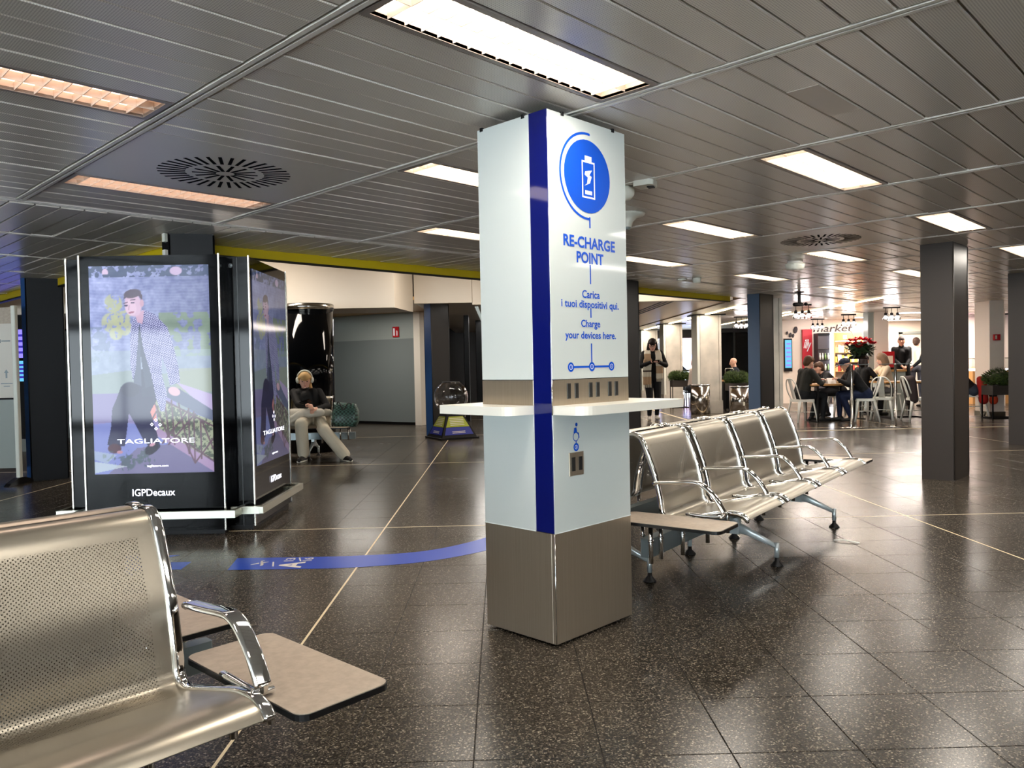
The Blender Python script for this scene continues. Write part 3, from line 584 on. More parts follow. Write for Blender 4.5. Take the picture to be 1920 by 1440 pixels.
# the advertisement: painted as colours on a fine grid of the flat screen
PWD, PHT = 206, 342
def paint():
    yy, xx = np.mgrid[0:PHT, 0:PWD].astype(float); U = xx/PWD*235+166; V = yy/PHT*390+497   # ad shapes below use pixel positions read off the reference image
    def nz(sc, seed, oct=3):
        r = np.random.default_rng(seed); out = np.zeros_like(xx); amp = 1.; tot = 0
        for o in range(oct):
            gx, gy = int(PWD/sc*2**o)+3, int(PHT/sc*2**o)+3; g = r.random((gy, gx)); fx = xx/PWD*(gx-2); fy = yy/PHT*(gy-2); ix = fx.astype(int); iy = fy.astype(int); tx = fx-ix; ty = fy-iy; tx = tx*tx*(3-2*tx); ty = ty*ty*(3-2*ty)
            out += amp*((g[iy, ix]*(1-tx)+g[iy, ix+1]*tx)*(1-ty)+(g[iy+1, ix]*(1-tx)+g[iy+1, ix+1]*tx)*ty); tot += amp; amp *= .5
        return out/tot
    I = np.zeros((PHT, PWD, 3))
    def put(mask, c): 
        mask = np.clip(mask, 0, 1)[..., None]; I[:] = I*(1-mask)+np.array(c, float)*mask
    def poly(pts):
        pts = np.array(pts, float); ins = np.zeros_like(U, bool); n = len(pts); j = n-1
        for i in range(n):
            (x0, y0), (x1, y1) = pts[i], pts[j]; c = ((y0 > V) != (y1 > V)) & (U < (x1-x0)*(V-y0)/(y1-y0+1e-9)+x0); ins ^= c; j = i
        return ins.astype(float)
    def ell(cx, cy, a, b, rot=0):
        c, s = math.cos(R(rot)), math.sin(R(rot)); dx, dy = U-cx, V-cy; return np.clip((1.0-np.hypot((dx*c+dy*s)/a, (dy*c-dx*s)/b))*6+.5, 0, 1)
    def line(x0, y0, x1, y1, w):
        dx, dy = x1-x0, y1-y0; t = np.clip(((U-x0)*dx+(V-y0)*dy)/(dx*dx+dy*dy), 0, 1); return np.clip(w-np.hypot(U-x0-t*dx, V-y0-t*dy)+.5, 0, 1)
    t = ((V-497)/390)[..., None]; I[:] = np.array((158, 168, 214))*(1-t)+np.array((120, 132, 176))*t
    w = nz(9, 1)[..., None]; I += (w-.5)*70*np.array((1, 1, .9)); I[:] *= (1-.25*((U-166)/235)[..., None])
    I += ((np.sin(V*1.1+nz(30, 2)*9)*.5)*(V < 650))[..., None]*9
    put((V < 518)*(nz(7, 3) > .42)*.8, (70, 84, 104)); put((V < 512)*ell(198, 509, 6, 7), (214, 190, 214)); put((V < 520)*ell(336, 508, 12, 8), (196, 176, 204))
    put((V > 585)*(V < 668)*(U > 300)*(nz(12, 4) > .48)*.75, (120, 142, 104)); put((V > 610)*(V < 676)*(U < 204)*(nz(9, 5) > .45)*.7, (112, 128, 150))
    for cx, cy, r in ((212, 566, 17), (226, 590, 20), (206, 602, 18), (232, 612, 15), (216, 622, 13)): put(ell(cx, cy, r, r)*(nz(5, int(cx)) > .38)*.85, (176, 182, 140))
    put((V > 655)*(V < 760)*.55, (150, 168, 170)); put(poly([(166, 700), (240, 692), (300, 700), (401, 690), (401, 776), (166, 738)])*.8, (132, 148, 140)); put((V > 690)*(V < 735)*(U > 330)*.6, (150, 156, 130))
    put((V > 735)*(U < 330), (136, 130, 176)); put((V > 735)*(V < 790)*(U < 255), (124, 116, 158)); put(poly([(166, 792), (215, 788), (300, 800), (340, 896), (166, 896)]), (122, 132, 190)); put(poly([(180, 896), (250, 838), (330, 830), (401, 872), (401, 896)]), (112, 108, 142))
    put(poly([(330, 716), (401, 740), (401, 780), (352, 736)]), (170, 156, 190)); put(poly([(312, 724), (336, 728), (401, 770), (401, 792), (312, 744)]), (92, 100, 122))
    put(poly([(286, 744), (401, 790), (401, 866), (296, 812)]), (84, 92, 78)); put(poly([(286, 744), (401, 790), (401, 866), (296, 812)])*(nz(4, 8) > .5), (150, 158, 128))
    put(poly([(271, 764), (288, 742), (290, 790), (284, 786)]), (206, 130, 120)); put(poly([(288, 798), (401, 868), (401, 886), (290, 816)]), (160, 136, 168))
    for a in ((306, 745, 314, 822), (320, 750, 324, 832), (334, 756, 352, 850), (353, 766, 353, 846), (363, 772, 363, 868), (376, 786, 376, 860), (378, 788, 401, 846), (284, 746, 312, 818), (300, 830, 352, 770), (312, 832, 366, 776), (340, 818, 363, 868), (363, 868, 401, 822), (300, 746, 401, 800), (320, 812, 401, 866), (290, 770, 280, 786)): put(line(*a, 1.5), (96, 74, 84))
    # the man: trousers, jacket, shirt, head
    put(poly([(222, 722), (262, 716), (300, 720), (296, 740), (284, 760), (278, 770), (290, 812), (296, 836), (286, 846), (264, 826), (246, 790), (236, 772), (232, 800), (226, 834), (198, 834), (192, 830), (200, 800), (204, 762), (214, 742)]), (42, 42, 70)); put(ell(240, 728, 18, 14), (38, 38, 62))
    put(poly([(262, 690), (304, 700), (300, 742), (262, 742)]), (44, 48, 72)); put(poly([(248, 610), (266, 606), (286, 650), (300, 716), (270, 726), (262, 660)]), (54, 62, 84)); put(poly([(246, 640), (262, 640), (262, 722), (248, 716)]), (70, 78, 100))
    chk = (((U+V*.25) % 5.0 < 2.4) ^ ((V-U*.25) % 5.0 < 2.4)); cc = np.where(chk[..., None], np.array((58, 62, 112)), np.array((180, 180, 216)))
    jk = np.clip(poly([(268, 578), (292, 588), (316, 612), (328, 650), (336, 690), (338, 716), (318, 722), (312, 690), (304, 668), (302, 700), (312, 738), (306, 770), (298, 770), (290, 744), (282, 700), (268, 652), (262, 604)])+poly([(250, 594), (262, 596), (258, 640), (252, 690), (246, 712), (242, 680), (244, 616)]), 0, 1)[..., None]; I[:] = I*(1-jk)+cc*jk
    put(ell(326, 733, 12, 8, 20), (206, 168, 176)); put(poly([(254, 586), (272, 580), (268, 606), (258, 602)]), (196, 160, 180)); put(ell(251, 569, 16, 23, -12), (206, 176, 196)); put(ell(246, 575, 11, 15, -12), (216, 186, 204)); put(ell(250, 549, 17, 8, -10), (96, 88, 98)); put(poly([(232, 560), (236, 546), (246, 541), (262, 542), (269, 552), (269, 562), (262, 554), (248, 553), (238, 556)]), (92, 84, 96)); put(ell(268, 567, 4, 7), (196, 160, 176))
    for e in ((237, 571, 4, 1.6), (250, 566, 4, 1.6)): put(ell(*e), (78, 70, 96))
    put(ell(247, 584, 6, 1.8, -10), (164, 110, 130)); put(line(243, 571, 242, 579, .8), (170, 140, 160)); put(line(233, 567, 240, 565, .9)+line(246, 561, 255, 560, .9), (96, 84, 100))
    put(ell(206, 838, 13, 9), (70, 40, 52)); put(ell(216, 845, 6, 3), (176, 128, 140)); put(ell(278, 840, 16, 9, -35), (28, 26, 40)); put(ell(280, 832, 6, 3, -20), (190, 144, 160))
    for cx, cy, r in ((250, 852, 22), (226, 866, 20), (268, 862, 16), (196, 852, 14)): put(ell(cx, cy, r, r*.7)*(nz(6, int(cx+cy)) > .5)*.8, (72, 88, 92))
    put(poly([(166, 862), (230, 872), (166, 884)])*.7, (190, 206, 200)); put(poly([(166, 842), (210, 850), (190, 866), (166, 858)])*.5, (176, 196, 190))
    I[:] = I*.92+np.array((14, 15, 26))*.5
    return np.clip(I, 0, 255)
IMG = paint()
def screen_mesh(name, img, x0, x1, z0, z1, T):
    h, w, _ = img.shape; xs = np.linspace(x0, x1, w); zs = np.linspace(z1, z0, h); X, Z = np.meshgrid(xs, zs); co = np.stack([X.ravel(), Z.ravel(), np.zeros(h*w)], 1)
    idx = np.arange(h*w).reshape(h, w); q = np.stack([idx[1:, :-1].ravel(), idx[1:, 1:].ravel(), idx[:-1, 1:].ravel(), idx[:-1, :-1].ravel()], 1)
    me = bpy.data.meshes.new(name); me.vertices.add(h*w); me.vertices.foreach_set('co', co.ravel()); me.loops.add(q.size); me.loops.foreach_set('vertex_index', q.ravel()); me.polygons.add(len(q)); me.polygons.foreach_set('loop_start', np.arange(0, q.size, 4)); me.update(calc_edges=True); me.transform(T)
    c = img.reshape(-1, 3)/255; c = np.where(c <= .04045, c/12.92, ((c+.055)/1.055)**2.4); ca = me.color_attributes.new('picture', 'FLOAT_COLOR', 'POINT'); ca.data.foreach_set('color', np.concatenate([c, np.ones((h*w, 1))], 1).ravel()); return me
m = mat('ad_screen', (6, 6, 8), .06, spec=.32); N, L, b = nt(m); at = node(m, 'ShaderNodeAttribute', attribute_name='picture'); L.new(at.outputs['Color'], b.inputs['Emission Color']); b.inputs['Emission Strength'].default_value = .72
def ad(T, x0, x1, z0, z1, k=1.):
    me = screen_mesh('screen', np.clip(IMG*k, 0, 255), x0, x1, z0, z1, T @ Matrix.Translation((0, 0, .0035))); me.materials.append(m); o = link('screen', me, ks)
    w, h = x1-x0, z1-z0; TS = T @ Matrix.Translation((0, 0, .0045)); fx = lambda u: x0+(u-166)/235*w; fz = lambda v: z1-(v-497)/390*h
    textfit('brand_name', 'TAGLIATORE', fx(212), fx(364), fz(826), .034, TS, 'logo_light', o, bold=.0); textfit('web_address', 'tagliatore.com', fx(269), fx(311), fz(873.5), .022, TS, 'logo_light', o)
    for a, b_ in ((289, 787), (281, 795), (297, 796), (289, 803)):
        q = MB(); s = .0135; cx, cz = fx(a), fz(b_); q.add([(cx+dx*s, cz+dz*s, 0) for dx, dz in ((-1, 0), (0, -1), (1, 0), (0, 1), (-.55, 0), (0, -.55), (.55, 0), (0, .55))], [(0, 1, 5, 4), (1, 2, 6, 5), (2, 3, 7, 6), (3, 0, 4, 7)], TS); q.obj('emblem_petal', 'logo_light', o)
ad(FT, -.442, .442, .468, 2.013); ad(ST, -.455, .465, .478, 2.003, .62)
# ------------------------------------------------------------------ fixtures on the ceiling
t_ = thing('access_point', 'small white box with dark window under the ceiling right of column', 'device', (.905, 4.85, CEIL), RAB+R(20))
MB().prism(rpoly([(-.07, -.04), (-.05, -.07), (.05, -.07), (.07, .04), (-.05, .06)], [.01]*5), -.035, 0).obj('case', 'plastic_white', t_); MB().box(-.02, .03, -.06, -.02, -.042, -.035).obj('sensor_window', 'black', t_)
t_ = thing('smoke_detector', 'round white detector half hidden by the column edge', 'detector', (.80, 5.0, CEIL)); MB().lathe([(.0, -.085), (.045, -.08), (.068, -.05), (.072, -.015), (.05, 0)], 24).obj('dome', 'plastic_white', t_)
t_ = thing('ceiling_horn', 'white cone shaped fixture beside the column below the detector', 'device', (.965, 5.9, CEIL)); MB().lathe([(.0, -.10), (.035, -.098), (.045, -.06), (.075, -.03), (.13, -.015), (.14, 0)], 28).obj('cone', 'plastic_white', t_); MB().lathe([(.025, -.115), (.03, -.098)], 16).obj('tip', 'beam_grey', t_)
t_ = thing('motion_sensor', 'large white dome sensor near the far round vent', 'sensor', (3.34, 8.835, CEIL)); MB().lathe([(.09, -.10), (.105, -.06), (.11, -.035)], 28).obj('dome', 'plastic_white', t_); MB().lathe([(.085, -.035), (.085, 0)], 24).obj('collar', 'ceiling_trim', t_)
t_ = thing('sensor_plate', 'flat white disc left of the small knob sensor on the ceiling', 'sensor', (2.45, 10.53, CEIL)); MB().lathe([(.06, -.02), (.075, 0)], 20).obj('disc', 'plastic_white', t_)
t_ = thing('knob_sensor', 'small white knob sensor near the yellow ceiling edge', 'sensor', (2.62, 10.41, CEIL)); MB().lathe([(.0, -.07), (.05, -.065), (.055, -.02), (.06, 0)], 20).obj('dome', 'plastic_white', t_)
t_ = thing('security_camera', 'black security camera hanging above the cafe entrance', 'camera', (4.94, 12.9, CEIL)); MB().box(-.02, .02, -.02, .02, -.19, 0).box(-.06, .06, -.06, .06, -.012, 0).obj('stem', 'satin_black', t_); MB().tube([(-.12, -.1, -.21), (.06, .05, -.2)], .032, 10).obj('body', 'satin_black', t_); MB().ball((.1, -.02, -.2), .03, 10).obj('lens', 'gloss_black', t_)
# ------------------------------------------------------------------ floor decals and scrap
def strip(cx0, pts_lo, pts_hi, lab):
    q = MB(); lo, hi = smooth_path([(*p, 0) for p in pts_lo], 6), smooth_path([(*p, 0) for p in pts_hi], 6); n = len(lo)
    q.add([(p.x, p.y, .0012) for p in lo]+[(p.x, p.y, .0012) for p in hi], [(i, i+1, n+i+1, n+i) for i in range(n-1)]); t_ = thing('floor_sign', lab, 'floor sign', (0, 0, 0)); q.obj('strip', 'decal_blue', t_); return t_
t_ = strip(0, [(-1.70, 4.79), (-1.30, 4.78), (-.94, 4.78), (-.50, 4.885), (-.14, 5.13), (.10, 5.42)], [(-1.74, 5.09), (-1.34, 5.08), (-.99, 5.08), (-.53, 5.17), (-.16, 5.50), (.02, 5.86)], 'long curved blue floor strip marked A 13/16')
DT = frame((0, 0, .0018), (0, 1, 0), (-1, 0, 0))           # letters read along +y, their tops point left
textfit('letter', 'A', 4.80, 4.955, 1.335, .15, DT, 'decal_white', t_, bold=.03); textfit('numerals', '13', 4.975, 5.055, 1.378, .062, DT, 'decal_white', t_, bold=.02); textfit('numerals', '16', 4.975, 5.055, 1.262, .062, DT, 'decal_white', t_, bold=.02)
flat('slash', [[(4.97, 1.305), (5.06, 1.335), (5.06, 1.325), (4.97, 1.295)]], 'decal_white', t_, DT); flat('slash', [[(4.85, 1.445), (4.965, 1.475), (4.965, 1.465), (4.85, 1.435)]], 'decal_white', t_, DT)
flat('plane_symbol', [[(4.875, 1.53), (4.90, 1.532), (5.00, 1.56), (5.005, 1.55), (4.905, 1.515), (4.878, 1.515)], [(4.93, 1.54), (4.965, 1.50), (4.975, 1.50), (4.955, 1.552)], [(4.925, 1.548), (4.90, 1.595), (4.912, 1.597), (4.955, 1.558)], [(4.985, 1.555), (5.0, 1.535), (5.008, 1.537), (5.0, 1.56)]], 'decal_white', t_, DT)
strip(0, [(-2.6, 4.83), (-2.3, 4.83), (-2.0, 4.83)], [(-2.6, 5.02), (-2.32, 5.02), (-2.01, 5.02)], 'short blue floor strip beside the corner seat backrest')
q = MB(); q.add([(-2.6, 5.06, .0012), (-2.3, 5.06, .0012), (-2.16, 5.215, .0012), (-2.6, 5.215, .0012)], [(0, 1, 2, 3)]); tag(q.obj('floor_sign', 'decal_blue'), 'small blue floor patch beyond the short blue strip', 'floor sign')
q = MB(); q.sweep(smooth_path([(2.20, 5.19, .006), (2.26, 5.16, .012), (2.33, 5.10, .004)], 5), [(-.012, 0), (.012, 0), (.012, .002), (-.012, .002)]); tag(q.obj('paper_scrap', 'paper_white'), 'curled scrap of white paper on the floor near the bench foot', 'litter')
# ------------------------------------------------------------------ left side: directory board, screens
t_ = thing('directory_board', 'freestanding white directory board at the left frame edge', 'sign', (-5.44, 8.86, 0)); BT = frame((0, -.022, 0), (1, 0, 0), (0, 0, 1))
MB().box(-.02, .025, -.03, .03, .03, 2.0, bev=.006).obj('post', 'plastic_white', t_); MB().box(-1.0, -.955, -.03, .03, .03, 2.0, bev=.006).obj('post', 'plastic_white', t_)
MB().box(-.955, -.02, -.016, .016, .97, 1.98).obj('board', 'board_white', t_); MB().box(-.955, -.02, -.019, .019, 1.80, 1.98).obj('header', 'laminate', t_); MB().box(-.955, -.02, -.01, .01, .18, .95).obj('lower_panel', 'wall_grey', t_)
for x in (0, -.98): MB().prism([(-.24, 0), (.24, 0), (.2, .03), (.05, .075), (-.05, .075), (-.2, .03)], x-.03, x+.03, Matrix(((0, 0, 1, 0), (1, 0, 0, 0), (0, 1, 0, 0), (0, 0, 0, 1)))).obj('foot', 'rubber', t_)
flat('arrow', [[(-.105, 1.19), (-.085, 1.19), (-.085, 1.25), (-.07, 1.25), (-.095, 1.29), (-.12, 1.25), (-.105, 1.25)], rect(-.16, -.03, 1.125, 1.135), rect(-.13, -.06, 1.095, 1.105), rect(-.14, -.04, 1.60, 1.612), rect(-.16, -.145, 1.585, 1.625)], 'beam_grey', t_, frame((0, -.017, 0), (1, 0, 0), (0, 0, 1)))
for z0, z1, mm, lab in ((1.50, 1.95, 'screen_violet', 'upper violet flight screen behind the directory board'), (1.125, 1.45, 'screen_cyan', 'lower cyan striped flight screen behind the directory board')):
    t_ = thing('flight_screen', lab, 'screen', (-7.75, 12.6, 0)); MB().box(-.42, .36, .0, .06, z0-.03, z1+.03).obj('housing', 'satin_black', t_); MB().box(-.4, .34, -.004, 0, z0, z1).obj('display', mm, t_)
    for i in range(4): z = z0+(z1-z0)*(.15+.2*i); MB().box(-.38, .32, -.007, -.004, z, z+.035).obj('row', 'screen_navy', t_)
MB().box(-8.2, -7.3, 12.66, 12.8, .2, 2.25).obj('wall_screen_back', 'satin_black', None, kind='structure'); MB().box(-8.2, -7.3, 12.62, 12.8, 0, .2).obj('trim_7', 'wall_grey_low', None, kind='structure')
wall('wall_hall_left', 'white_paint', (-14, -6.6, 14.2, 14.4, 2.05, 3.3)); wall('wall_shop_left', 'wall_grey_low', (-14, -6.4, 15.2, 15.4, 0, 2.05))
# fire extinguisher sign
t_ = thing('fire_sign', 'red and white fire equipment sign on the grey wall', 'sign', (-2.24, 16.84, 1.99), R(-32.8)); MB().box(-.085, .085, -.012, 0, -.11, .11).obj('plate', 'alarm_red', t_)
flat('pictogram', [rect(-.065, -.02, -.08, .08)], 'print_white', t_, frame((0, -.014, 0), (1, 0, 0), (0, 0, 1))); flat('bars', [rect(.02, .035, -.08, .03), rect(.045, .055, -.08, .02)], 'print_white', t_, frame((0, -.014, 0), (1, 0, 0), (0, 0, 1)))
# glass globe collection box
t_ = thing('collection_globe', 'clear glass globe on a black pyramid base with green and blue placards', 'collection box', (-.87, 13.42, 0), R(28)); s0, s1 = .32, .15
q = MB(); q.add([(-s0, -s0, .03), (s0, -s0, .03), (s0, s0, .03), (-s0, s0, .03), (-s1, -s1, .42), (s1, -s1, .42), (s1, s1, .42), (-s1, s1, .42)], [(3, 2, 1, 0), (4, 5, 6, 7), (0, 1, 5, 4), (1, 2, 6, 5), (2, 3, 7, 6), (3, 0, 4, 7)]); q.obj('pyramid', 'satin_black', t_)
MB().box(-s0-.03, s0+.03, -s0-.03, s0+.03, 0, .03).obj('base', 'rubber', t_)
for k in range(4):
    Tz = Matrix.Rotation(R(90*k), 4, 'Z'); P0 = Vector((0, -s0, .03)); P1 = Vector((0, -s1, .42)); d = (P1-P0).normalized(); TP = Tz @ frame(P0+Vector((0, -.004, 0)), (1, 0, 0), d)
    flat('placard', [[(-.215, .19), (.215, .19), (.13, .38), (-.13, .38)]], 'poster_green', t_, TP, .002); flat('placard', [[(-.265, .05), (.265, .05), (.215, .185), (-.215, .185)]], 'poster_blue', t_, TP, .002)
    flat('faint_lines', [rect(-.13, .13, .22+.03*i, .23+.03*i) for i in range(5)]+[rect(-.12, .12, .08+.025*i, .088+.025*i) for i in range(2)], 'board_white', t_, TP, .004)
q = MB(); pr = [(.295*math.sin(a), .70-.295*math.cos(a)) for a in np.linspace(.28, PI-.5, 22)]; pr2 = [(r*.985, z) for r, z in pr[::-1]]
q.lathe(pr+pr2+[pr[0]], 40); q.obj('globe', 'clear_glass', t_); MB().lathe([(.15, .955), (.15, .965)], 30).lathe([(.11, .40), (.10, .425)], 24).obj('rim', 'rubber', t_)
# ------------------------------------------------------------------ people
FIG = {'skin': (214, 168, 146)}
def colm(name, c, rough=.75):
    k = name+'_%d_%d_%d' % c
    if k not in MATS: mat(k, c, rough, spec=.3)
    return k
def capsule(q, p0, p1, r0, r1, n=12, m=4):
    p0, p1 = Vector(p0), Vector(p1); d = p1-p0; L_ = d.length
    if L_ < 1e-5: return q.ball(p0, r0, n)
    z = d/L_; x = z.orthogonal().normalized(); y = z.cross(x); T = Matrix(((x.x, y.x, z.x, p0.x), (x.y, y.y, z.y, p0.y), (x.z, y.z, z.z, p0.z), (0, 0, 0, 1)))
    pr = [(r0*math.cos(a), r0*math.sin(a)) for a in np.linspace(-PI/2, 0, m+1)]+[(r1*math.cos(a), L_+r1*math.sin(a)) for a in np.linspace(0, PI/2, m+1)]
    pr[0] = (0, -r0); pr[-1] = (0, L_+r1); return q.lathe(pr, n, T)
def blob(name, prims, voxel, parent, smooth=4):
    """prims: (p0, p1, r0, r1, material); fused into one continuous surface"""
    q = MB()
    for a, b, r0, r1, _ in prims: capsule(q, a, b, r0, r1)
    o = q.obj('tmp', 'black'); r = o.modifiers.new('r', 'REMESH'); r.mode = 'VOXEL'; r.voxel_size = voxel; r.use_smooth_shade = True
    s = o.modifiers.new('s', 'SMOOTH'); s.iterations = smooth; s.factor = .5
    dg = bpy.context.evaluated_depsgraph_get(); me = bpy.data.meshes.new_from_object(o.evaluated_get(dg)); bpy.data.objects.remove(o); me.name = name; me.materials.clear()
    ms = []
    for p in prims:
        if p[4] not in ms: ms.append(p[4])
    for k in ms: me.materials.append(M[k])
    n = len(me.polygons); c = np.empty(n*3); me.polygons.foreach_get('center', c); c = c.reshape(-1, 3); best = np.full(n, 9e9); idx = np.zeros(n, int)
    for a, b, r0, r1, k in prims:
        a, b = np.array(a, float), np.array(b, float); d = b-a; t = np.clip((c-a)@d/max(d@d, 1e-9), 0, 1); s = np.linalg.norm(c-a-t[:, None]*d, axis=1)-(r0+(r1-r0)*t); u = s < best; best[u] = s[u]; idx[u] = ms.index(k)
    me.polygons.foreach_set('material_index', idx); me.polygons.foreach_set('use_smooth', [True]*n); return link(name, me, parent)
def ik(a, b, l1, l2, pole):
    a, b = Vector(a), Vector(b); d = b-a; D = min(d.length, (l1+l2)*.999); d.normalize(); x = (l1*l1-l2*l2+D*D)/(2*D); h = math.sqrt(max(l1*l1-x*x, 0)); p = Vector(pole); p = (p-d*p.dot(d)).normalized(); return a+d*x+p*h
def person(lab, root, az, pelvis, neck, wrists, ankles, skin=(214, 168, 146), top=(20, 20, 22), bottom=(24, 24, 28), hair=(50, 34, 24), shoe=(30, 30, 30), sleeve=None, look=(0, 0), hairstyle='short', voxel=.012, girth=1., coat=0., collar=0., flare=1., toes=None, kpole=(0, 1, .35), epole=(.6, -.5, -.3), curl=1.):
    """body-relative coordinates: x = the figure's right, y = forward, z = up from the floor"""
    t_ = thing('person', lab, 'person', (*root, 0), -R(az)); P, K = Vector(pelvis), Vector(neck); U = (K-P).normalized(); X = Vector((1, 0, 0)); Fw = X.cross(U)*-1
    Fw = U.cross(X)*-1 if False else Vector((0, 1, 0)) - U*U.y; Fw.normalize(); ms, mt, mb, mh, mo = colm('skin', skin, .55), colm('cloth', top), colm('cloth', bottom), colm('hair', hair, .6), colm('shoe', shoe, .5); msl = colm('cloth', sleeve) if sleeve else mt
    g = girth; L_ = (K-P).length; at = lambda s, x=0., f=0.: P+U*(L_*s)+X*x+Fw*f; pr = []
    for s in (1, -1):
        pr += [(at(.02, .085*s), at(.42, .075*s), .105*g, .092*g, mt), (at(.42, .075*s), at(.80, .09*s, .01), .092*g, .098*g, mt), (at(.80, .09*s), at(.885, .155*s), .085*g, .058*g, mt), (at(-.06, .085*s), at(.05, .08*s), .112*g, .108*g, mb)]
    pr += [(at(.3, 0, .02), at(.7, 0, .03), .10*g, .105*g, mt), (at(.86), K, .07, .052+collar*.3, mt), (at(.0, 0, -.03), at(.05), .10*g, .1*g, mb)]
    pr.append((K, K+U*.05, .05+collar*.2, .05+collar*.2, mt if collar else ms))
    yaw, pit = R(look[0]), R(look[1]); hf = (Vector((math.sin(yaw)*math.cos(pit), math.cos(yaw)*math.cos(pit), math.sin(pit)))).normalized(); hx = Vector((math.cos(yaw), -math.sin(yaw), 0)); hu = hx.cross(hf).normalized()
    C = K+(U*.4+hu*.6).normalized()*.125+hf*.012; h_ = lambda x, f, u: C+hx*x+hf*f+hu*u
    pr += [(K, h_(0, -.01, -.05), .05, .05, ms), (h_(0, -.012, .035), h_(0, .0, .02), .088, .080, ms), (h_(.018, .02, -.02), h_(.012, .035, -.075), .058, .038, ms), (h_(-.018, .02, -.02), h_(-.012, .035, -.075), .058, .038, ms), (h_(0, .045, -.085), h_(0, .05, -.09), .03, .028, ms), (h_(0, .085, .012), h_(0, .098, -.022), .010, .014, ms)]
    for s in (1, -1): pr.append((h_(.078*s, -.005, .012), h_(.078*s, -.012, -.022), .016, .012, ms))
    for s, w in zip((1, -1), wrists):
        sh_ = at(.885, .17*s); w = Vector(w); el = ik(sh_, w, .29, .255, (epole[0]*s, epole[1], epole[2])); fd = (w-el).normalized()
        pr += [(sh_, el, .062*g, .050*g, msl), (el, w-fd*.02, .050*g, .036, msl), (w-fd*.02, w+fd*.015, .028, .028, ms)]
        side = fd.cross(Vector((0, 0, 1))); side = side.normalized() if side.length > .05 else X.copy(); dn = side.cross(fd); dn = dn if dn.z < 0 else -dn; inn = side if side.dot(X)*s < 0 else -side
        for k, ln in ((-1.5, .9), (-.5, 1.), (.5, .97), (1.5, .78)):
            b0 = w+fd*.075+side*(.0175*k); pr.append((w+fd*.015, b0, .024, .017, ms)); m1 = b0+(fd+dn*.5*curl).normalized()*.038*ln; m2 = m1+(fd*.4+dn*curl).normalized()*.030*ln; pr += [(b0, m1, .0105, .0095, ms), (m1, m2, .0095, .0085, ms)]
        tb = w+fd*.03+inn*.024; pr += [(w+fd*.01, tb, .02, .014, ms), (tb, tb+(fd+inn*.7+dn*.4).normalized()*.042, .0125, .010, ms)]
    for i, (s, a) in enumerate(zip((1, -1), ankles)):
        hip = at(-.04, .09*s); a = Vector(a); kn = ik(hip, a, .43, .42, (kpole[0]*s, kpole[1], kpole[2])); td = Vector(((toes[i] if toes else .12*s), 1, 0)).normalized()
        pr += [(hip, kn, .092*g, .064*g*(1+(flare-1)*.5), mb), (kn, a+Vector((0, 0, .02)), .064*g*(1+(flare-1)*.5), .046*flare, mb)]
        sh0 = Vector((a.x, a.y, .042))-td*.045; sh1 = Vector((a.x, a.y, .036))+td*.15; pr += [(Vector((a.x, a.y, a.z)), sh0, .040, .042, mo), (sh0, sh1, .041, .034, mo)]
        if coat: pr.append((hip, hip.lerp(kn, coat), .115*g, .105*g, mt))
    blob('body', pr, voxel, t_, 3)
    hp = []
    if hairstyle == 'cropped': hp = [(h_(0, -.02, .052), h_(0, .008, .050), .082, .076, mh), (h_(0, -.045, .0), h_(0, -.03, .04), .068, .08, mh)]
    elif hairstyle == 'short': hp = [(h_(0, -.02, .055), h_(0, .018, .062), .092, .074, mh), (h_(0, -.045, -.02), h_(0, -.03, .04), .072, .088, mh), (h_(.066, -.02, .0), h_(.06, 0, .05), .026, .036, mh), (h_(-.066, -.02, .0), h_(-.06, 0, .05), .026, .036, mh)]
    elif hairstyle == 'tied': hp = [(h_(0, -.02, .052), h_(0, .022, .058), .092, .070, mh), (h_(0, -.05, -.02), h_(0, -.03, .03), .072, .088, mh), (h_(.07, -.015, -.04), h_(.064, .012, .04), .022, .032, mh), (h_(-.07, -.015, -.04), h_(-.064, .012, .04), .022, .032, mh), (h_(-.06, -.05, -.07), h_(-.09, -.01, -.17), .03, .02, mh)]
    elif hairstyle == 'long':
        hp = [(h_(0, -.02, .055), h_(0, .014, .060), .094, .074, mh), (h_(0, -.05, -.06), h_(0, -.03, .03), .078, .09, mh)]
        for s in (1, -1): hp += [(h_(.072*s, -.005, .04), h_(.088*s, .005, -.10), .032, .036, mh), (h_(.088*s, .005, -.10), h_(.11*s, -.01, -.24), .036, .034, mh)]
    elif hairstyle == 'cap':
        hp = [(h_(0, -.015, .062), h_(0, .012, .068), .092, .082, mh)]; q = MB(); q.prism([(.075*math.cos(a), .11*math.sin(a)) for a in np.linspace(0, PI, 14)], -.004, .004, frame(h_(0, .075, .06), hx, hf-hu*.25)); q.obj('cap_peak', mh, t_)
    elif hairstyle == 'hood': hp = [(h_(0, -.035, .03), h_(0, -.02, .06), .112, .105, mh), (h_(0, -.06, -.08), h_(0, -.04, .0), .10, .11, mh)]
    if hp: blob('cap' if hairstyle == 'cap' else 'hood' if hairstyle == 'hood' else 'hair', hp, max(voxel*.8, .007), t_, 3)
    de = colm('eye', (40, 30, 28), .3); lp = colm('lip', (170, 92, 88), .5)
    for s in (1, -1): MB().ball((0, 0, 0), 1, 8, frame(h_(.032*s, .082, .012), hx, hf) @ Matrix.Diagonal((.0115, .008, .0055, 1))).obj('eye', de, t_); MB().tube([h_(.016*s, .090, .030), h_(.034*s, .086, .035), h_(.048*s, .074, .030)], .0035, 6).obj('eyebrow', mh, t_)
    MB().ball((0, 0, 0), 1, 8, frame(h_(0, .083, -.055), hx, hf) @ Matrix.Diagonal((.021, .008, .0065, 1))).obj('mouth', lp, t_)
    t_['head'] = [*C]; t_['hx'] = [*hx]; t_['hf'] = [*hf]; t_['hu'] = [*hu]
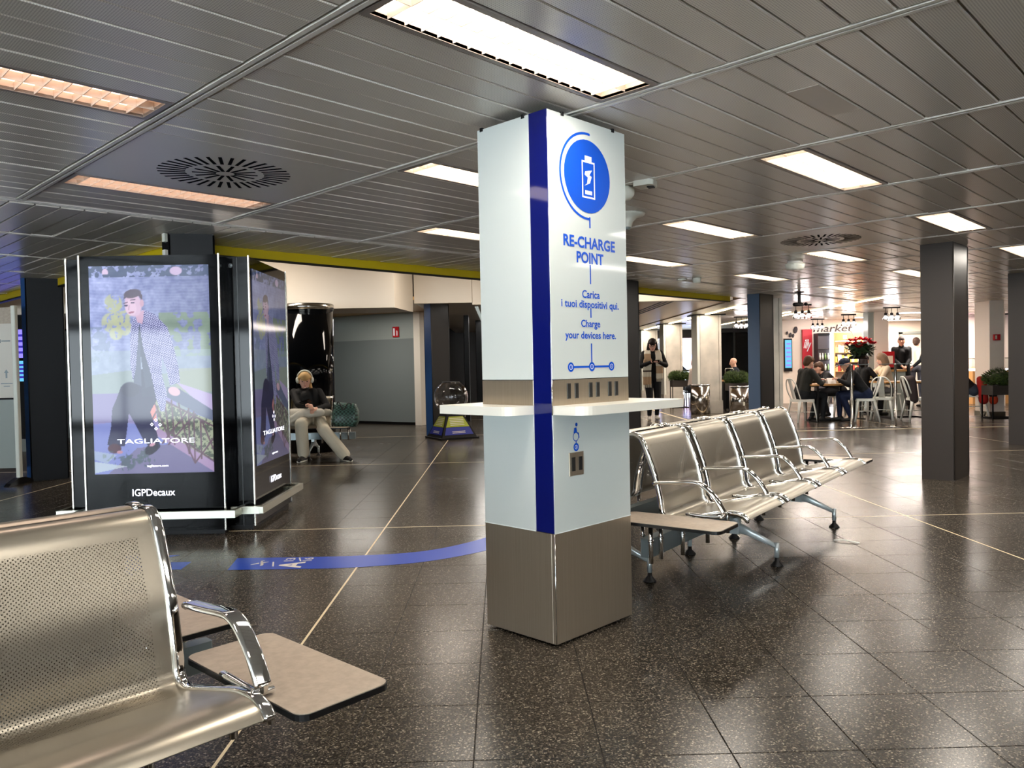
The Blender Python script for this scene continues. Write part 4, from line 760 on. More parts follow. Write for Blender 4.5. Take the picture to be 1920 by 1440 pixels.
    H_ = {'C': C, 'x': hx, 'f': hf, 'u': hu, 'at': at}
    for k in ('head', 'hx', 'hf', 'hu'): del t_[k]
    return t_, h_, at
bench('black seat row in the shade under the seated woman', uvp(90, -2.33, -10.40), 90, [0, 1], [-.16], [.28, 1.1], (-.3, 1.4), [1, 2], tv=-.24)
t_, h_, at_ = person('woman with white headphones and pale wide trousers slouching on dark seats', (-2.60, 10.72), 180, (0, -.02, .535), (.12, -.19, .955), [(.0, .24, .745), (-.12, .22, .69)], [(.05, .30, .10), (-.50, .36, .07)], skin=(226, 176, 152), top=(9, 9, 10), bottom=(206, 198, 178), hair=(200, 160, 104), shoe=(30, 28, 28), look=(-14, -22), hairstyle='tied', voxel=.0075, flare=1.75, toes=(.1, -.85), kpole=(-.1, 1, .4), girth=.95)
q = MB(); q.tube([h_(.098*math.cos(a), -.012, .025+.115*math.sin(a)) for a in np.linspace(0, PI, 17)], .011, 8); q.obj('headband', 'plastic_white', t_)
for s in (1, -1): MB().ball((0, 0, 0), 1, 14, frame(h_(.098*s, -.004, .0), _hx := (h_(1, 0, 0)-h_(0, 0, 0)), (h_(0, 1, 0)-h_(0, 0, 0))) @ Matrix.Diagonal((.024, .038, .046, 1))).obj('ear_cup', 'plastic_white', t_)
cl = colm('cloth', (196, 190, 176)); blob('lap_jacket', [((.26, .0, .62), (.05, .20, .635), .075, .07, cl), ((.05, .20, .635), (-.18, .24, .645), .07, .055, cl), ((.27, -.05, .56), (.22, .18, .50), .08, .07, cl), ((-.02, .1, .66), (-.25, .08, .63), .06, .05, cl), ((.1, .26, .62), (.26, .26, .52), .055, .05, cl)], .012, t_, 5)
for s, (a, td) in zip((1, -1), (((.05, .30), .1), ((-.50, .36), -.85))):
    d = Vector((td, 1, 0)).normalized(); p = Vector((a[0], a[1], .012)); q = MB(); q.tube([p-d*.06+Vector((0, 0, .004)), p+d*.06+Vector((0, 0, .004)), p+d*.17+Vector((0, 0, .004))], lambda i: (.036, .042, .034)[i], 10); q.v = [(x, y, .003+max(0, min(z, .03))*.7) for x, y, z in q.v]; q.obj('shoe_sole', 'plastic_white', t_)
t_ = thing('phone', 'dark phone held by the woman with headphones', 'phone', (-2.60, 10.40, .79), R(15)); MB().prism(rrect(.075, .15, .01), -.004, .004, Matrix.Rotation(R(-35), 4, 'X') @ Matrix.Rotation(R(60), 4, 'Z')).obj('case', 'gloss_black', t_); MB().prism(rrect(.02, .03, .006), -.007, -.004, Matrix.Rotation(R(-35), 4, 'X') @ Matrix.Rotation(R(60), 4, 'Z') @ Matrix.Translation((.02, .045, 0))).obj('lens', 'rubber', t_)
# tote bag
m = mat('woven_green', (40, 66, 58), .4); N, L, b = nt(m); t0 = node(m, 'ShaderNodeTexCoord'); v = node(m, 'ShaderNodeTexChecker', Scale=38.); v.inputs[1].default_value = lin(22, 40, 36); v.inputs[2].default_value = lin(70, 104, 94); L.new(t0.outputs['Object'], v.inputs[0]); L.new(v.outputs[0], b.inputs['Base Color'])
t_ = thing('tote_bag', 'dark green woven bag on the side table beside the woman', 'bag', (-2.13, 10.62, .448)); gp = colm('woven', (40, 66, 58)); q = MB()
secs = [(.155, .10, 0), (.175, .115, .06), (.175, .10, .18), (.155, .05, .27), (.15, .02, .31)]; vs = []
for w, d, z in secs: vs += [(x*w/.175+.02*math.sin(z*9), y, z+.012*math.sin(x*30+z*20)) for x, y in rrect(.35, 2*d, min(d, .06)*.9, 4)]
k = len(vs)//len(secs); q.add(vs, [(i*k+j, i*k+(j+1) % k, (i+1)*k+(j+1) % k, (i+1)*k+j) for i in range(len(secs)-1) for j in range(k)]+[tuple(range(k-1, -1, -1)), tuple(range((len(secs)-1)*k, len(secs)*k))], None, True); q.obj('sack', 'woven_green', t_)
MB().tube(smooth_path([(-.1, -.03, .29), (-.06, -.07, .33), (.0, -.10, .22), (.06, -.07, .31), (.1, -.03, .29)], 4), .008, 6).obj('handle', 'rubber', t_)
# standing woman with scarf
t_, h_, at_ = person('standing woman in black with a long cream and tan scarf, reading her phone', (3.20, 16.57), 182, (0, 0, .94), (0, .02, 1.475), [(.06, .30, 1.235), (-.08, .30, 1.235)], [(.08, .02, .1), (-.10, -.12, .1)], skin=(222, 178, 160), top=(14, 14, 16), bottom=(16, 16, 20), hair=(36, 26, 24), shoe=(206, 200, 190), look=(4, -24), hairstyle='long', voxel=.0085, girth=1.12, kpole=(0, 1, 0))
c0, c1, c2 = colm('cloth', (224, 216, 196)), colm('cloth', (188, 158, 126)), colm('cloth', (74, 64, 56)); sc_ = []
def scarf(path, cols, w, n_):
    for i in range(len(path)-1):
        a, b = Vector(path[i]), Vector(path[i+1])
        for k in range(-1, 2): sc_.append((a+Vector((k*w, 0, 0)), b+Vector((k*w, 0, 0)), .030, .030, cols[i % len(cols)]))
scarf([(.10, .02, 1.47), (.12, .13, 1.40), (.12, .175, 1.28)], [c0, c1], .042, 0); scarf([(-.10, .02, 1.47), (-.11, .13, 1.40), (-.11, .175, 1.28)], [c0, c0], .036, 0)
scarf([(.12, .175, 1.28), (.13, .18, 1.20), (.14, .18, 1.06), (.14, .18, 1.03), (.14, .17, .93), (.14, .17, .78)], [c1, c0, c2, c0, c1], .06, 0); scarf([(-.11, .175, 1.28), (-.12, .18, 1.15), (-.12, .18, 1.0), (-.12, .17, .90)], [c0, c1, c0], .045, 0)
sc_ += [((.1, -.03, 1.47), (-.1, -.03, 1.47), .05, .05, c0)]; blob('scarf', sc_, .011, t_, 3); q = MB()
for i in range(14): x = .055+.0125*i; q.tube([(x, .17, .80), (x+.004*math.sin(i*2), .172, .70)], .004, 5)
for i in range(9): x = -.155+.012*i; q.tube([(x, .17, .91), (x+.004*math.sin(i*3), .172, .82)], .004, 5)
q.obj('fringe', c0, t_); q = MB()
for s in (1, -1): q.tube([h_(.034*s+.024*math.cos(a), .096, .010+.016*math.sin(a)) for a in np.linspace(0, 2*PI, 13)], .003, 5)
q.tube([h_(-.012, .1, .012), h_(.012, .1, .012)], .003, 5).tube([h_(.058, .094, .012), h_(.082, .0, .016)], .003, 5).tube([h_(-.058, .094, .012), h_(-.082, .0, .016)], .003, 5); q.obj('glasses', 'rubber', t_)
t_ = thing('phone', 'dark phone in the hands of the scarfed woman', 'phone', (3.20, 16.20, 1.25)); MB().prism(rrect(.15, .075, .01), -.004, .004, Matrix.Rotation(R(-40), 4, 'X')).obj('case', 'gloss_black', t_)
# ------------------------------------------------------------------ cafe
ORD = ('first', 'second', 'third', 'fourth', 'fifth', 'sixth', 'seventh', 'eighth')
wall('wall_cafe', 'cafe_white', (7.75, 10.15, 22.0, 22.2, 0, 2.335), (10.9, 18, 24.0, 24.2, 0, 2.335), (11.9, 12.25, 18.9, 19.1, 0, 2.335), (12.2, 15.5, 21.2, 21.4, 0, 2.335), (10.15, 10.3, 22, 24.2, 0, 2.335))
wall('wall_outside', 'dark_wall', (7.35, 11, 26.9, 27.1, 0, 2.335), (3.4, 4.7, 26.9, 27.1, 0, 2.335)); wall('trim_8', 'dark_wall', (3.4, 11, 26.88, 27.12, 2.05, 2.335))
w_ = struct(MB().use('window_frame').box(4.7, 4.76, 26.95, 27.05, 0, 2.05).box(5.95, 6.02, 26.95, 27.05, 0, 2.05).box(7.28, 7.35, 26.95, 27.05, 0, 2.05).box(4.7, 7.35, 26.95, 27.05, .9, .96).obj('window_4'))
for x0, x1 in ((4.76, 5.95), (6.02, 7.28)): MB().add([(x0, 27, 0), (x1, 27, 0), (x1, 27, 2.05), (x0, 27, 2.05)], [(0, 1, 2, 3)]).obj('pane', 'glass', w_)
w_ = struct(MB().use('window_frame').box(7.9, 7.95, 26.5, 26.6, .0, 2.27).box(8.75, 8.8, 26.5, 26.6, 0, 2.27).box(7.3, 10.2, 26.5, 26.6, 2.2, 2.3).obj('window_5')); MB().use('gloss_black').box(7.35, 10.1, 26.62, 26.66, 0, 2.25).obj('pane', None, w_)
# the street outside the window
q = MB().box(-2, 16, 27.1, 60, -.2, -.05); tag(q.obj('street', 'street'), 'pale street seen through the far window', 'street'); bpy.data.objects['street']['kind'] = 'structure'
t_ = thing('shop_building', 'pink and white shop front across the street', 'building', (6.5, 40, 0)); MB().box(-6, 8, 0, 3, -.05, 6).obj('wall', 'brick_pink', t_)
for x in (-3.2, -.6, .9, 3.4): MB().box(x, x+1.2, -.06, 0, 0, 2.6).obj('window', 'dark_wall', t_)
MB().box(-1.5, 3.5, -.12, 0, 2.7, 3.4).obj('fascia', 'decal_blue', t_); textfit('sign_letters', 'NCA', 1.2, 2.6, 3.05, .4, frame((0, -.14, 0), (1, 0, 0), (0, 0, 1)), 'print_white', t_, bold=.02)
t_ = thing('blue_awning', 'blue canopy outside the far window', 'awning', (6.9, 31.5, 0)); q = MB(); q.add([(-1.2, -1, 1.35), (1.2, -1, 1.35), (1.2, 1, 1.35), (-1.2, 1, 1.35), (0, 0, 1.75)], [(0, 1, 4), (1, 2, 4), (2, 3, 4), (3, 0, 4), (3, 2, 1, 0)]); q.obj('canopy', 'blue_awning', t_); MB().tube([(0, 0, -.05), (0, 0, 1.7)], .03, 8).obj('pole', 'trim_steel', t_)
def car(lab, x, y, c):
    t_ = thing('car', lab, 'car', (x, y, -.05)); cm = colm('paint', c, .25); prof = [(-2.1, .3), (2.1, .3), (2.15, .7), (1.3, .85), (.7, 1.4), (-1.2, 1.4), (-1.8, .9), (-2.15, .8)]; Tc = Matrix(((1, 0, 0, 0), (0, 0, 1, 0), (0, 1, 0, 0), (0, 0, 0, 1)))
    MB().prism(prof, -.8, .8, Tc).obj('body', cm, t_); MB().prism([(1.1, .88), (.62, 1.34), (-1.1, 1.34), (-1.5, .9)], -.81, .81, Tc).obj('side_window', 'gloss_black', t_)
    for s in (-1.3, 1.3):
        for z in (-.8, .6): MB().prism([(s+.32*math.cos(a), .32+.32*math.sin(a)) for a in np.linspace(0, 2*PI, 16, endpoint=False)], z, z+.2, Tc).obj('wheel', 'rubber', t_)
car('white car parked outside the far window', 6.9, 34.2, (230, 232, 238))
# bins
def bin_(lab, x, y, r, h):
    t_ = thing('steel_bin', lab, 'bin', (x, y, 0)); MB().lathe([(r, .0), (r, h-.03)], 48).obj('drum', 'steel_bin', t_); MB().lathe([(r*.9, h-.03), (r*1.02, h-.03), (r*1.02, h), (r*.9, h)], 40).obj('rim', 'chrome', t_); MB().box(-.02, .02, -r-.004, -r+.01, .22, .30).obj('label_plate', 'plastic_white', t_) if lab.startswith('right') else None
bin_('left round polished steel bin before the marble pillar', 4.61, 18.13, .22, .70); bin_('right round polished steel bin beside the slate blue pillar', 5.40, 17.65, .245, .66)
# planters
def foliage(n, w, d, h, sz):
    q = MB(); r = np.random.default_rng(n)
    q.ball((0, 0, 0), 1, 14, Matrix.Translation((0, 0, h*.42)) @ Matrix.Diagonal((w*.44, d*.42, h*.40, 1)))
    for i in range(n):
        a, z = r.uniform(0, 2*PI), r.uniform(-.6, 1); rr = math.sqrt(max(0, 1-z*z*.8)); p = Vector((w*.48*rr*math.cos(a), d*.47*rr*math.sin(a), h*.45+h*.45*z)); dr = (Vector((p.x/w, p.y/d, (p.z-h*.2)/h*.9))+Vector(r.normal(0, .25, 3))).normalized(); sd = dr.orthogonal().normalized()*sz*.16; q.add([p-sd, p+sd, p+dr*sz], [(0, 1, 2)])
    return q
def planter(lab, x, y, w, d, zt, fh, z0=.42, rz=0):
    t_ = thing('planter', lab, 'planter', (x, y, 0), rz); MB().box(-w/2, w/2, -d/2, d/2, zt-.18, zt, bev=.008).obj('trough', 'pillar_grey', t_); q = MB()
    for sx in (-1, 1):
        for sy in (-1, 1): q.box(sx*(w/2-.012)-.01, sx*(w/2-.012)+.01, sy*(d/2-.012)-.01, sy*(d/2-.012)+.01, 0, zt-.18)
    q.box(-w/2, w/2, -d/2, -d/2+.02, 0, .02).box(-w/2, w/2, d/2-.02, d/2, 0, .02).box(-w/2, -w/2+.02, -d/2, d/2, 0, .02).box(w/2-.02, w/2, -d/2, d/2, 0, .02); q.obj('stand', 'satin_black', t_)
    o = foliage(900, w*1.12, d*1.25, fh, .09).obj('foliage', 'hedge', t_, kind='stuff'); o.location = (0, 0, zt-.03)
planter('bushy green planter left of the right steel bin', 5.58, 18.55, .46, .32, .70, .30); planter('bushy green planter behind the right steel bin', 5.98, 17.95, .50, .32, .68, .32); planter('low green planter behind the left steel bin', 4.78, 21.0, .46, .3, .74, .26); planter('wide green planter box right of the tall grey pillar', 9.93, 15.15, .95, .36, .64, .36)
# pendant lamp clusters
def pendant(lab, x, y, n_):
    t_ = thing('pendant_lamp', lab, 'lamp', (x, y, CEIL), 0, 'pendant lamp clusters'); MB().box(-.18, .18, -.025, .025, -.03, 0).obj('bar', 'satin_black', t_)
    for dx in np.linspace(-.13, .13, n_):
        MB().lathe([(.006, -.03), (.006, -.12), (.03, -.13), (.034, -.18), (.0, -.18)][::-1], 10, Matrix.Translation((dx, 0, 0))).obj('stem', 'satin_black', t_); o = MB().ball((dx, 0, -.215), .042, 12).obj('bulb', 'bulb', t_)
        MB().lathe([(.035, -.175), (.062, -.22), (.066, -.29)], 16, Matrix.Translation((dx, 0, 0))).obj('glass_shade', 'glass', o)
for x, y, lab in ((6.07, 15.7, 'lamp cluster beside the pale greenish pillar'), (6.04, 19.6, 'lamp cluster between marble pillar and slate blue pillar'), (6.04, 23.5, 'lamp cluster between the two nearest marble pillars'), (8.58, 17.1, 'lamp cluster before the tall pale pillar'), (8.7, 19.5, 'lamp cluster hanging below the word market'), (8.69, 21.4, 'lamp cluster hanging above the red banner')): pendant(lab, x, y, 3)
def ledbar(lab, x0, x1, y0, y1, z, m_='led'):
    t_ = thing('led_bar', lab, 'lamp', ((x0+x1)/2, (y0+y1)/2, z)); w, d = (x1-x0)/2, (y1-y0)/2; MB().box(-w, w, -d, d, -.012, 0).obj('diffuser', m_, t_); MB().box(-w-.01, w+.01, -d-.01, d+.01, 0, .01).obj('channel', 'ceiling_trim', t_)
ledbar('long diagonal light line on the glossy cafe ceiling', 7.02, 7.08, 14.2, 20, 2.333); ledbar('nearest light line above the marble pillars', 4.79, 4.87, 15.8, 18.3, 2.333); ledbar('second light line above the marble pillars', 4.79, 4.87, 19.6, 22.3, 2.333); ledbar('third light line above the marble pillars', 4.79, 4.87, 23.6, 26.3, 2.333)
ledbar('white light bar left of the tall pale pillar', 9.6, 10.5, 21.05, 21.12, 2.333, 'cool_led'); ledbar('white light bar right of the tall pale pillar', 9.9, 11.2, 19.4, 19.47, 2.333, 'cool_led'); ledbar('added white light bar before the pale inner doorway', 11.3, 12.5, 22.92, 22.98, 2.333, 'cool_led'); ledbar('thin light line behind the slate blue pillar', 6.65, 6.7, 18, 25, 2.333)  # the doorway bar is added to brighten the dark inner wall
def point(name, loc, power, col, r=.12):
    d = bpy.data.lights.new(name, 'POINT'); d.energy = power; d.color = col; d.shadow_soft_size = r; o = bpy.data.objects.new(name, d); COL.objects.link(o); o.location = loc
for x, y, p in ((6.07, 15.7, 8), (6.04, 19.6, 8), (6.04, 23.5, 8), (8.58, 17.1, 8), (8.7, 19.5, 8), (8.69, 21.4, 4)): point('pendant_light', (x, y, CEIL-.30), p, (1, .88, .84))
for x, y, sx, sy, p in ((10.05, 21.085, .9, .07, 55), (10.55, 19.435, 1.3, .07, 60), (4.83, 17.05, .08, 2.5, 22), (4.83, 20.95, .08, 2.7, 22), (4.83, 24.95, .08, 2.7, 22), (7.05, 17.1, .06, 5.8, 70), (11.9, 22.95, 1.2, .07, 70), (2.3, 19, .8, 6, 34), (12.6, 20.3, .8, .1, 30), (13.5, 17, 1.2, .24, 40)): area('strip_and_fill_light', (x, y, 2.318), sx, sy, p, (1, .87, .78))  # doorway light serves the added bar; the last two have no bar modelled
ledbar('dim strip light receding along the corridor ceiling behind the column', -.48, -.42, 15, 23.5, 2.358, 'dim_led'); area('strip_and_fill_light', (-.45, 18, 2.34), .06, 8, 26, (1, .95, .88)); area('strip_and_fill_light', (-3.0, 15.6, 2.385), 1.2, .1, 26, (1, .93, .85))  # last area light is added, with no fixture, to brighten the grey side wall
for x, y, p in ((-4, 11.2, 50), (-.5, 11.9, 34), (2.2, 12.9, 34)): area('bulkhead_fill', (x, y, 3.25), 1.5, .3, p, (1, .88, .76))  # unseen lights added above the yellow edge to brighten the white bulkheads
# market wall
t_ = thing('market_sign', 'dark grey word market in slanted letters on the cafe wall', 'sign', (8.80, 21.99, 2.09)); textfit('lettering', 'market', .0, 1.12, 0, .2, frame((0, -.004, 0), (1, 0, 0), (0, 0, 1)), 'dark_text', t_, shear=.2, bold=.012)
t_ = thing('red_banner', 'tall red banner with white illy lettering', 'banner', (8.61, 21.92, 0)); MB().box(-.135, .135, 0, .06, .6, 2.07).obj('panel', 'illy_red', t_); textfit('lettering', 'illy', -.10, .10, 0, .34, frame((0, -.004, 1.62), (1, 0, 0), (0, 0, 1)) @ Matrix.Rotation(R(-8), 4, 'Z'), 'print_white', t_, shear=.15, bold=.02)
t_ = thing('coffee_bean_decoration', 'black coffee bean shapes on the wall left of the red banner', 'wall decoration', (8.2, 21.98, 1.98))
for x, z, s in ((-.14, .0, .05), (-.05, -.06, .07), (.03, -.08, .06), (.1, .08, .1)): MB().ball((0, 0, 0), 1, 14, Matrix.Translation((x, 0, z)) @ Matrix.Rotation(R(15), 4, 'Y') @ Matrix.Diagonal((s*.6, .012, s, 1))).obj('bean', 'dark_text', t_)
t_ = thing('menu_screen', 'narrow upright blue screen under the coffee beans', 'screen', (8.06, 21.9, 0)); MB().box(-.11, .11, 0, .06, .9, 1.82).obj('housing', 'satin_black', t_); MB().box(-.09, .09, -.004, 0, 1.0, 1.78).obj('display', 'screen_cyan', t_)
for i in range(6): MB().box(-.07+.02*(i % 2), .07, -.007, -.003, 1.05+.12*i, 1.10+.12*i).obj('tile', 'screen_violet', t_)
t_ = thing('glass_fridge', 'tall drinks fridge with glass door left of the market shelf', 'fridge', (8.99, 21.62, 0)); MB().box(-.18, .2, .06, .36, 0, 1.95).obj('cabinet', 'dark_text', t_); MB().box(.15, .2, -.02, .06, .2, 1.95).obj('light_strip', 'cool_led', t_); MB().box(-.18, .15, .04, .06, 1.88, 1.95).obj('header', 'satin_black', t_)
for z in (.9, 1.2, 1.5): MB().box(-.17, .14, .0, .06, z, z+.012).obj('shelf', 'trim_steel', t_)
for i in range(8):
    o = MB().lathe([(.022, 0), (.024, .1), (.012, .15), (.012, .18)], 10).obj('bottle', 'pack_5' if i % 3 else 'pack_4'); o.location = (8.85+.075*(i % 4), 21.65, (.913, 1.213)[i//4]); tag(o, ORD[i % 4]+' bottle from the left on the '+('lower', 'upper')[i//4]+' shelf of the drinks fridge', 'bottle', 'bottles in the drinks fridge')
t_ = thing('market_shelf', 'oak shelf unit with snack packs under the word market', 'shelf', (9.62, 21.6, 0)); MB().box(-.37, .37, .3, .38, .2, 1.95).obj('back', 'cafe_white', t_); MB().box(-.37, .37, -.02, .3, 1.72, 1.95).obj('header', 'oak', t_); MB().box(-.40, -.37, -.02, .38, .2, 1.95).box(.37, .40, -.02, .38, .2, 1.95).obj('side', 'oak', t_); MB().box(-.15, -.05, -.025, -.02, 1.77, 1.87).obj('notice', 'plastic_white', t_)
SZ = (.86, 1.12, 1.38)
for z in SZ: MB().box(-.37, .37, 0, .3, z, z+.02).obj('shelf_board', 'oak', t_)
MB().box(-.36, .36, .0, .02, 1.70, 1.72).obj('light_strip', 'led', t_)
for zi, z in enumerate(SZ):
    for i in range(8):
        w, h = .04+.012*((i*7+zi) % 3), .15+.03*((i*5+zi*3) % 3); o = MB().prism(rpoly([(-w, 0), (w, 0), (w*.85, h), (-w*.85, h)], [.005]*4, 2), -.025, .025, frame((0, 0, 0), (1, 0, 0), (0, 0, 1))).obj('snack_pack', 'pack_%d' % ((i*3+zi*2) % 6 if zi < 2 else (0, 1, 5)[i % 3])); o.location = (9.30+.0915*i, 21.66, z+.02); tag(o, ORD[i]+(' snack pack from the left, lowest visible board of market shelf', ' snack pack from the left, middle board of market shelf', ' snack pack from the left, top board of market shelf')[zi], 'snack pack', 'snack packs on the %s board' % ('lowest', 'middle', 'top')[zi])
t_ = thing('bean_panel', 'white panel with coffee ring drawings behind the standing man', 'wall panel', (11.75, 23.9, 0)); MB().box(-.3, .3, 0, .05, .4, 2.0).obj('panel', 'plastic_white', t_)
for i in range(6): flat('ring', arc(-.12+.14*(i % 2), .9+.19*i, .06, .075, 0, 360, 18), 'wall_grey_low', t_, frame((0, -.004, 0), (1, 0, 0), (0, 0, 1)))
t_ = thing('inner_door', 'pale inner doorway right of the ring panel', 'door', (12.7, 23.95, 0)); MB().box(-.45, -.38, -.06, .05, 0, 2.0).box(.38, .45, -.06, .05, 0, 2.0).box(-.45, .45, -.06, .05, 1.95, 2.02).obj('frame', 'wall_grey', t_); MB().box(-.38, .38, 0, .04, 0, 1.95).obj('leaf', 'board_white', t_); MB().tube([(.3, -.05, .95), (.3, -.05, 1.1)], .012, 6).obj('handle', 'trim_steel', t_)
MB().box(10.3, 11.0, 22.5, 24, 1.95, 2.335).obj('wall_lintel', 'cafe_white', None, kind='structure')
t_ = thing('purple_poster', 'purple hanging poster with white ornaments at the far counter', 'poster', (12.46, 20.0, 0)); MB().box(-.17, .17, 0, .02, 1.45, 2.30).obj('sheet', 'purple', t_); PT = frame((0, -.003, 0), (1, 0, 0), (0, 0, 1))
flat('white_bubble', [[(.13*math.cos(a), 1.89+.07*math.sin(a)) for a in np.linspace(0, 2*PI, 24, endpoint=False)]], 'print_white', t_, PT); flat('white_swirl', arc(-.05, 2.12, .06, .075, 90, 300, 16)+arc(.05, 2.09, .03, .042, 0, 300, 14)+[rect(-.1, .1, 1.55, 1.58), rect(-.12, .06, 1.51, 1.53)], 'print_white', t_, PT)
t_ = thing('pastry_counter', 'lit pastry counter below the purple poster', 'counter', (12.5, 19.8, 0)); MB().box(-.5, .5, 0, .6, 0, .85).obj('base', 'oak', t_); MB().box(-.5, .5, 0, .6, .85, .89).obj('tray', 'cool_led', t_); MB().box(-.5, .5, .02, .03, .89, 1.15).obj('glass_front', 'glass', t_); MB().box(-.5, .5, 0, .4, 1.15, 1.17).obj('top', 'trim_steel', t_)
for i in range(7): o = MB().ball((0, 0, 0), .05, 10, None, (1.3, .8, .6)).obj('pastry', 'pack_0'); o.location = (12.12+.12*i, 20.0, .92); tag(o, ORD[i]+' golden pastry from the left in the lit counter', 'pastry', 'pastries in the counter')
t_ = thing('coffee_machine', 'dark coffee machine on the pastry counter', 'coffee machine', (12.47, 20.05, 1.17)); MB().box(-.08, .08, 0, .15, 0, .28, bev=.01).obj('body', 'gloss_black', t_); MB().tube([(-.05, -.03, .1), (-.05, -.03, .2)], .015, 8).tube([(.05, -.03, .1), (.05, -.03, .2)], .015, 8).obj('spout', 'chrome', t_)
# tables
def cafe_table(lab, x, y, w, d, h=.74):
    t_ = thing('cafe_table', lab, 'table', (x, y, 0)); MB().box(-w/2, w/2, -d/2, d/2, h-.032, h, bev=.006).obj('top', 'oak', t_)
    for s in (-1, 1):
        q = MB(); X = s*(w/2-.14); r = .018
        for yy in (-1, 1): q.box(X-r, X+r, yy*(d/2-.06)-r, yy*(d/2-.06)+r, 0, h-.032)
        q.box(X-r, X+r, -d/2+.06, d/2-.06, 0, .03).box(X-r, X+r, -d/2+.06, d/2-.06, h-.06, h-.032); q.obj('leg_frame', 'rubber', t_)
    MB().box(-w/2+.14, w/2-.14, -.015, .015, 0, .03).obj('stretcher', 'rubber', t_)
cafe_table('oak topped cafe table with paper tent card and cups', 6.45, 15.35, .98, .72); cafe_table('oak topped cafe table beside the standing man', 8.12, 15.85, .95, .72, .745)
# white metal chairs
def cafe_chair():
    t_ = bpy.data.objects.new('cafe_chair', None); COL.objects.link(t_); wq = .17
    MB().prism(rrect(.36, .36, .06), .435, .450).prism(rrect(.365, .365, .06), .40, .436).obj('seat', 'chair_white', t_)
    for sx in (-1, 1):
        for sy in (-1, 1):
            q = MB(); a, b = Vector((sx*.145, sy*.145, .43)), Vector((sx*.205, sy*(.205 if sy > 0 else .23), 0)); q.sweep([a, a.lerp(b, .4), b], lambda i: [(-.034+.007*i, -.012), (.034-.007*i, -.012), (.026-.007*i, .014), (-.026+.007*i, .014)], up=(sx, sy, 0)); q.obj('leg', 'chair_white', t_)
    q = MB(); q.tube(smooth_path([(-.16, -.13, .44), (-.18, -.20, .60), (-.165, -.24, .74), (-.09, -.265, .835), (0, -.27, .85), (.09, -.265, .835), (.165, -.24, .74), (.18, -.20, .60), (.16, -.13, .44)], 4), .0125, 8); q.obj('back_hoop', 'chair_white', t_)
    q = MB(); q.sweep(smooth_path([(0, -.16, .445), (0, -.205, .60), (0, -.25, .75), (0, -.268, .845)], 3), [(-.055, -.003), (.055, -.003), (.055, .003), (-.055, .003)], up=(0, 1, 0)); q.obj('back_splat', 'chair_white', t_)
    q = MB(); q.tube([(-.17, .17, .2), (.17, -.19, .2)], .006, 6).tube([(.17, .17, .2), (-.17, -.19, .2)], .006, 6); q.obj('cross_brace', 'chair_white', t_); return t_
proto = cafe_chair()
for i, (x, y, az, lab) in enumerate(((5.86, 15.22, 78, 'white metal chair of the man in the dark olive jacket'), (7.02, 15.05, -72, 'white metal chair under the man in the blue cap'), (7.52, 15.35, 35, 'empty white metal chair turned away, beside the post'), (7.98, 14.95, 96, 'white metal chair draped with a dark coat'), (7.25, 16.75, -90, 'white metal chair behind the oak table with the tent card'), (7.75, 16.6, 150, 'white metal chair beyond the two tables'), (9.55, 15.75, -75, 'white metal chair by the right planter'))):
    o = proto if i == 0 else dup_tree(proto); o.location = (x, y, 0); o.rotation_euler = (0, 0, -R(az)); tag(o, lab, 'chair', 'white metal cafe chairs')
sit = dict(pelvis=(0, 0, .545), kpole=(0, 1, .4))
person('man in dark olive jacket with brown hair seated at the oak table', (5.86, 15.24), 78, neck=(0, .12, 1.04), wrists=[(.12, .42, .80), (-.12, .42, .80)], ankles=[(.12, .38, .1), (-.12, .30, .1)], top=(38, 38, 34), bottom=(22, 24, 28), hair=(84, 58, 38), look=(0, -18), girth=1.12, **sit)
person('man in blue cap and black jacket bending over the oak table', (7.02, 15.10), -78, neck=(0, .27, .985), wrists=[(.14, .52, .80), (-.16, .50, .82)], ankles=[(.14, .42, .1), (-.14, .28, .1)], top=(16, 17, 21), bottom=(26, 36, 66), hair=(24, 32, 52), hairstyle='cap', look=(0, -22), girth=1.2, collar=.06, **sit)
person('person in black jacket leaning low behind the oak table', (7.22, 16.72), -92, neck=(0, .36, .92), wrists=[(.14, .60, .80), (-.14, .58, .80)], ankles=[(.12, .38, .1), (-.12, .30, .1)], top=(20, 19, 22), bottom=(24, 24, 28), hair=(70, 48, 34), look=(0, -10), girth=1.2, **sit)
person('dark haired person in black facing right behind the steel post', (7.62, 16.5), 75, neck=(0, .05, 1.04), wrists=[(.12, .40, .78), (-.12, .40, .78)], ankles=[(.12, .38, .1), (-.12, .30, .1)], top=(18, 18, 20), bottom=(20, 20, 24), hair=(34, 26, 24), look=(10, -8), hairstyle='long', **sit)
person('woman in beige sweater with patterned headscarf reaching left across a table', (8.45, 16.95), -88, neck=(0, .14, 1.06), wrists=[(.16, .52, .83), (-.14, .50, .83)], ankles=[(.12, .38, .1), (-.12, .30, .1)], top=(204, 184, 160), bottom=(120, 120, 124), hair=(126, 104, 84), look=(0, -12), hairstyle='hood', **sit)
MB_t = thing('bar_stool', 'white stool under the woman in the beige sweater', 'stool', (8.45, 16.95, 0)); MB().prism(rrect(.36, .36, .06), .42, .45).obj('seat', 'chair_white', MB_t)
for sx in (-1, 1):
    for sy in (-1, 1): MB().tube([(sx*.14, sy*.14, .42), (sx*.18, sy*.18, 0)], .014, 8).obj('leg', 'chair_white', MB_t)
person('man in black turtleneck standing with hands clasped', (10.02, 19.5), 196, (0, 0, .95), (0, .0, 1.50), [(.05, .26, 1.02), (-.05, .25, 1.0)], [(.10, 0, .1), (-.10, .05, .1)], skin=(188, 134, 110), top=(12, 12, 14), bottom=(14, 14, 17), hair=(48, 38, 34), hairstyle='cropped', look=(8, 0), girth=1.12, collar=.05, kpole=(0, 1, 0), coat=.35)
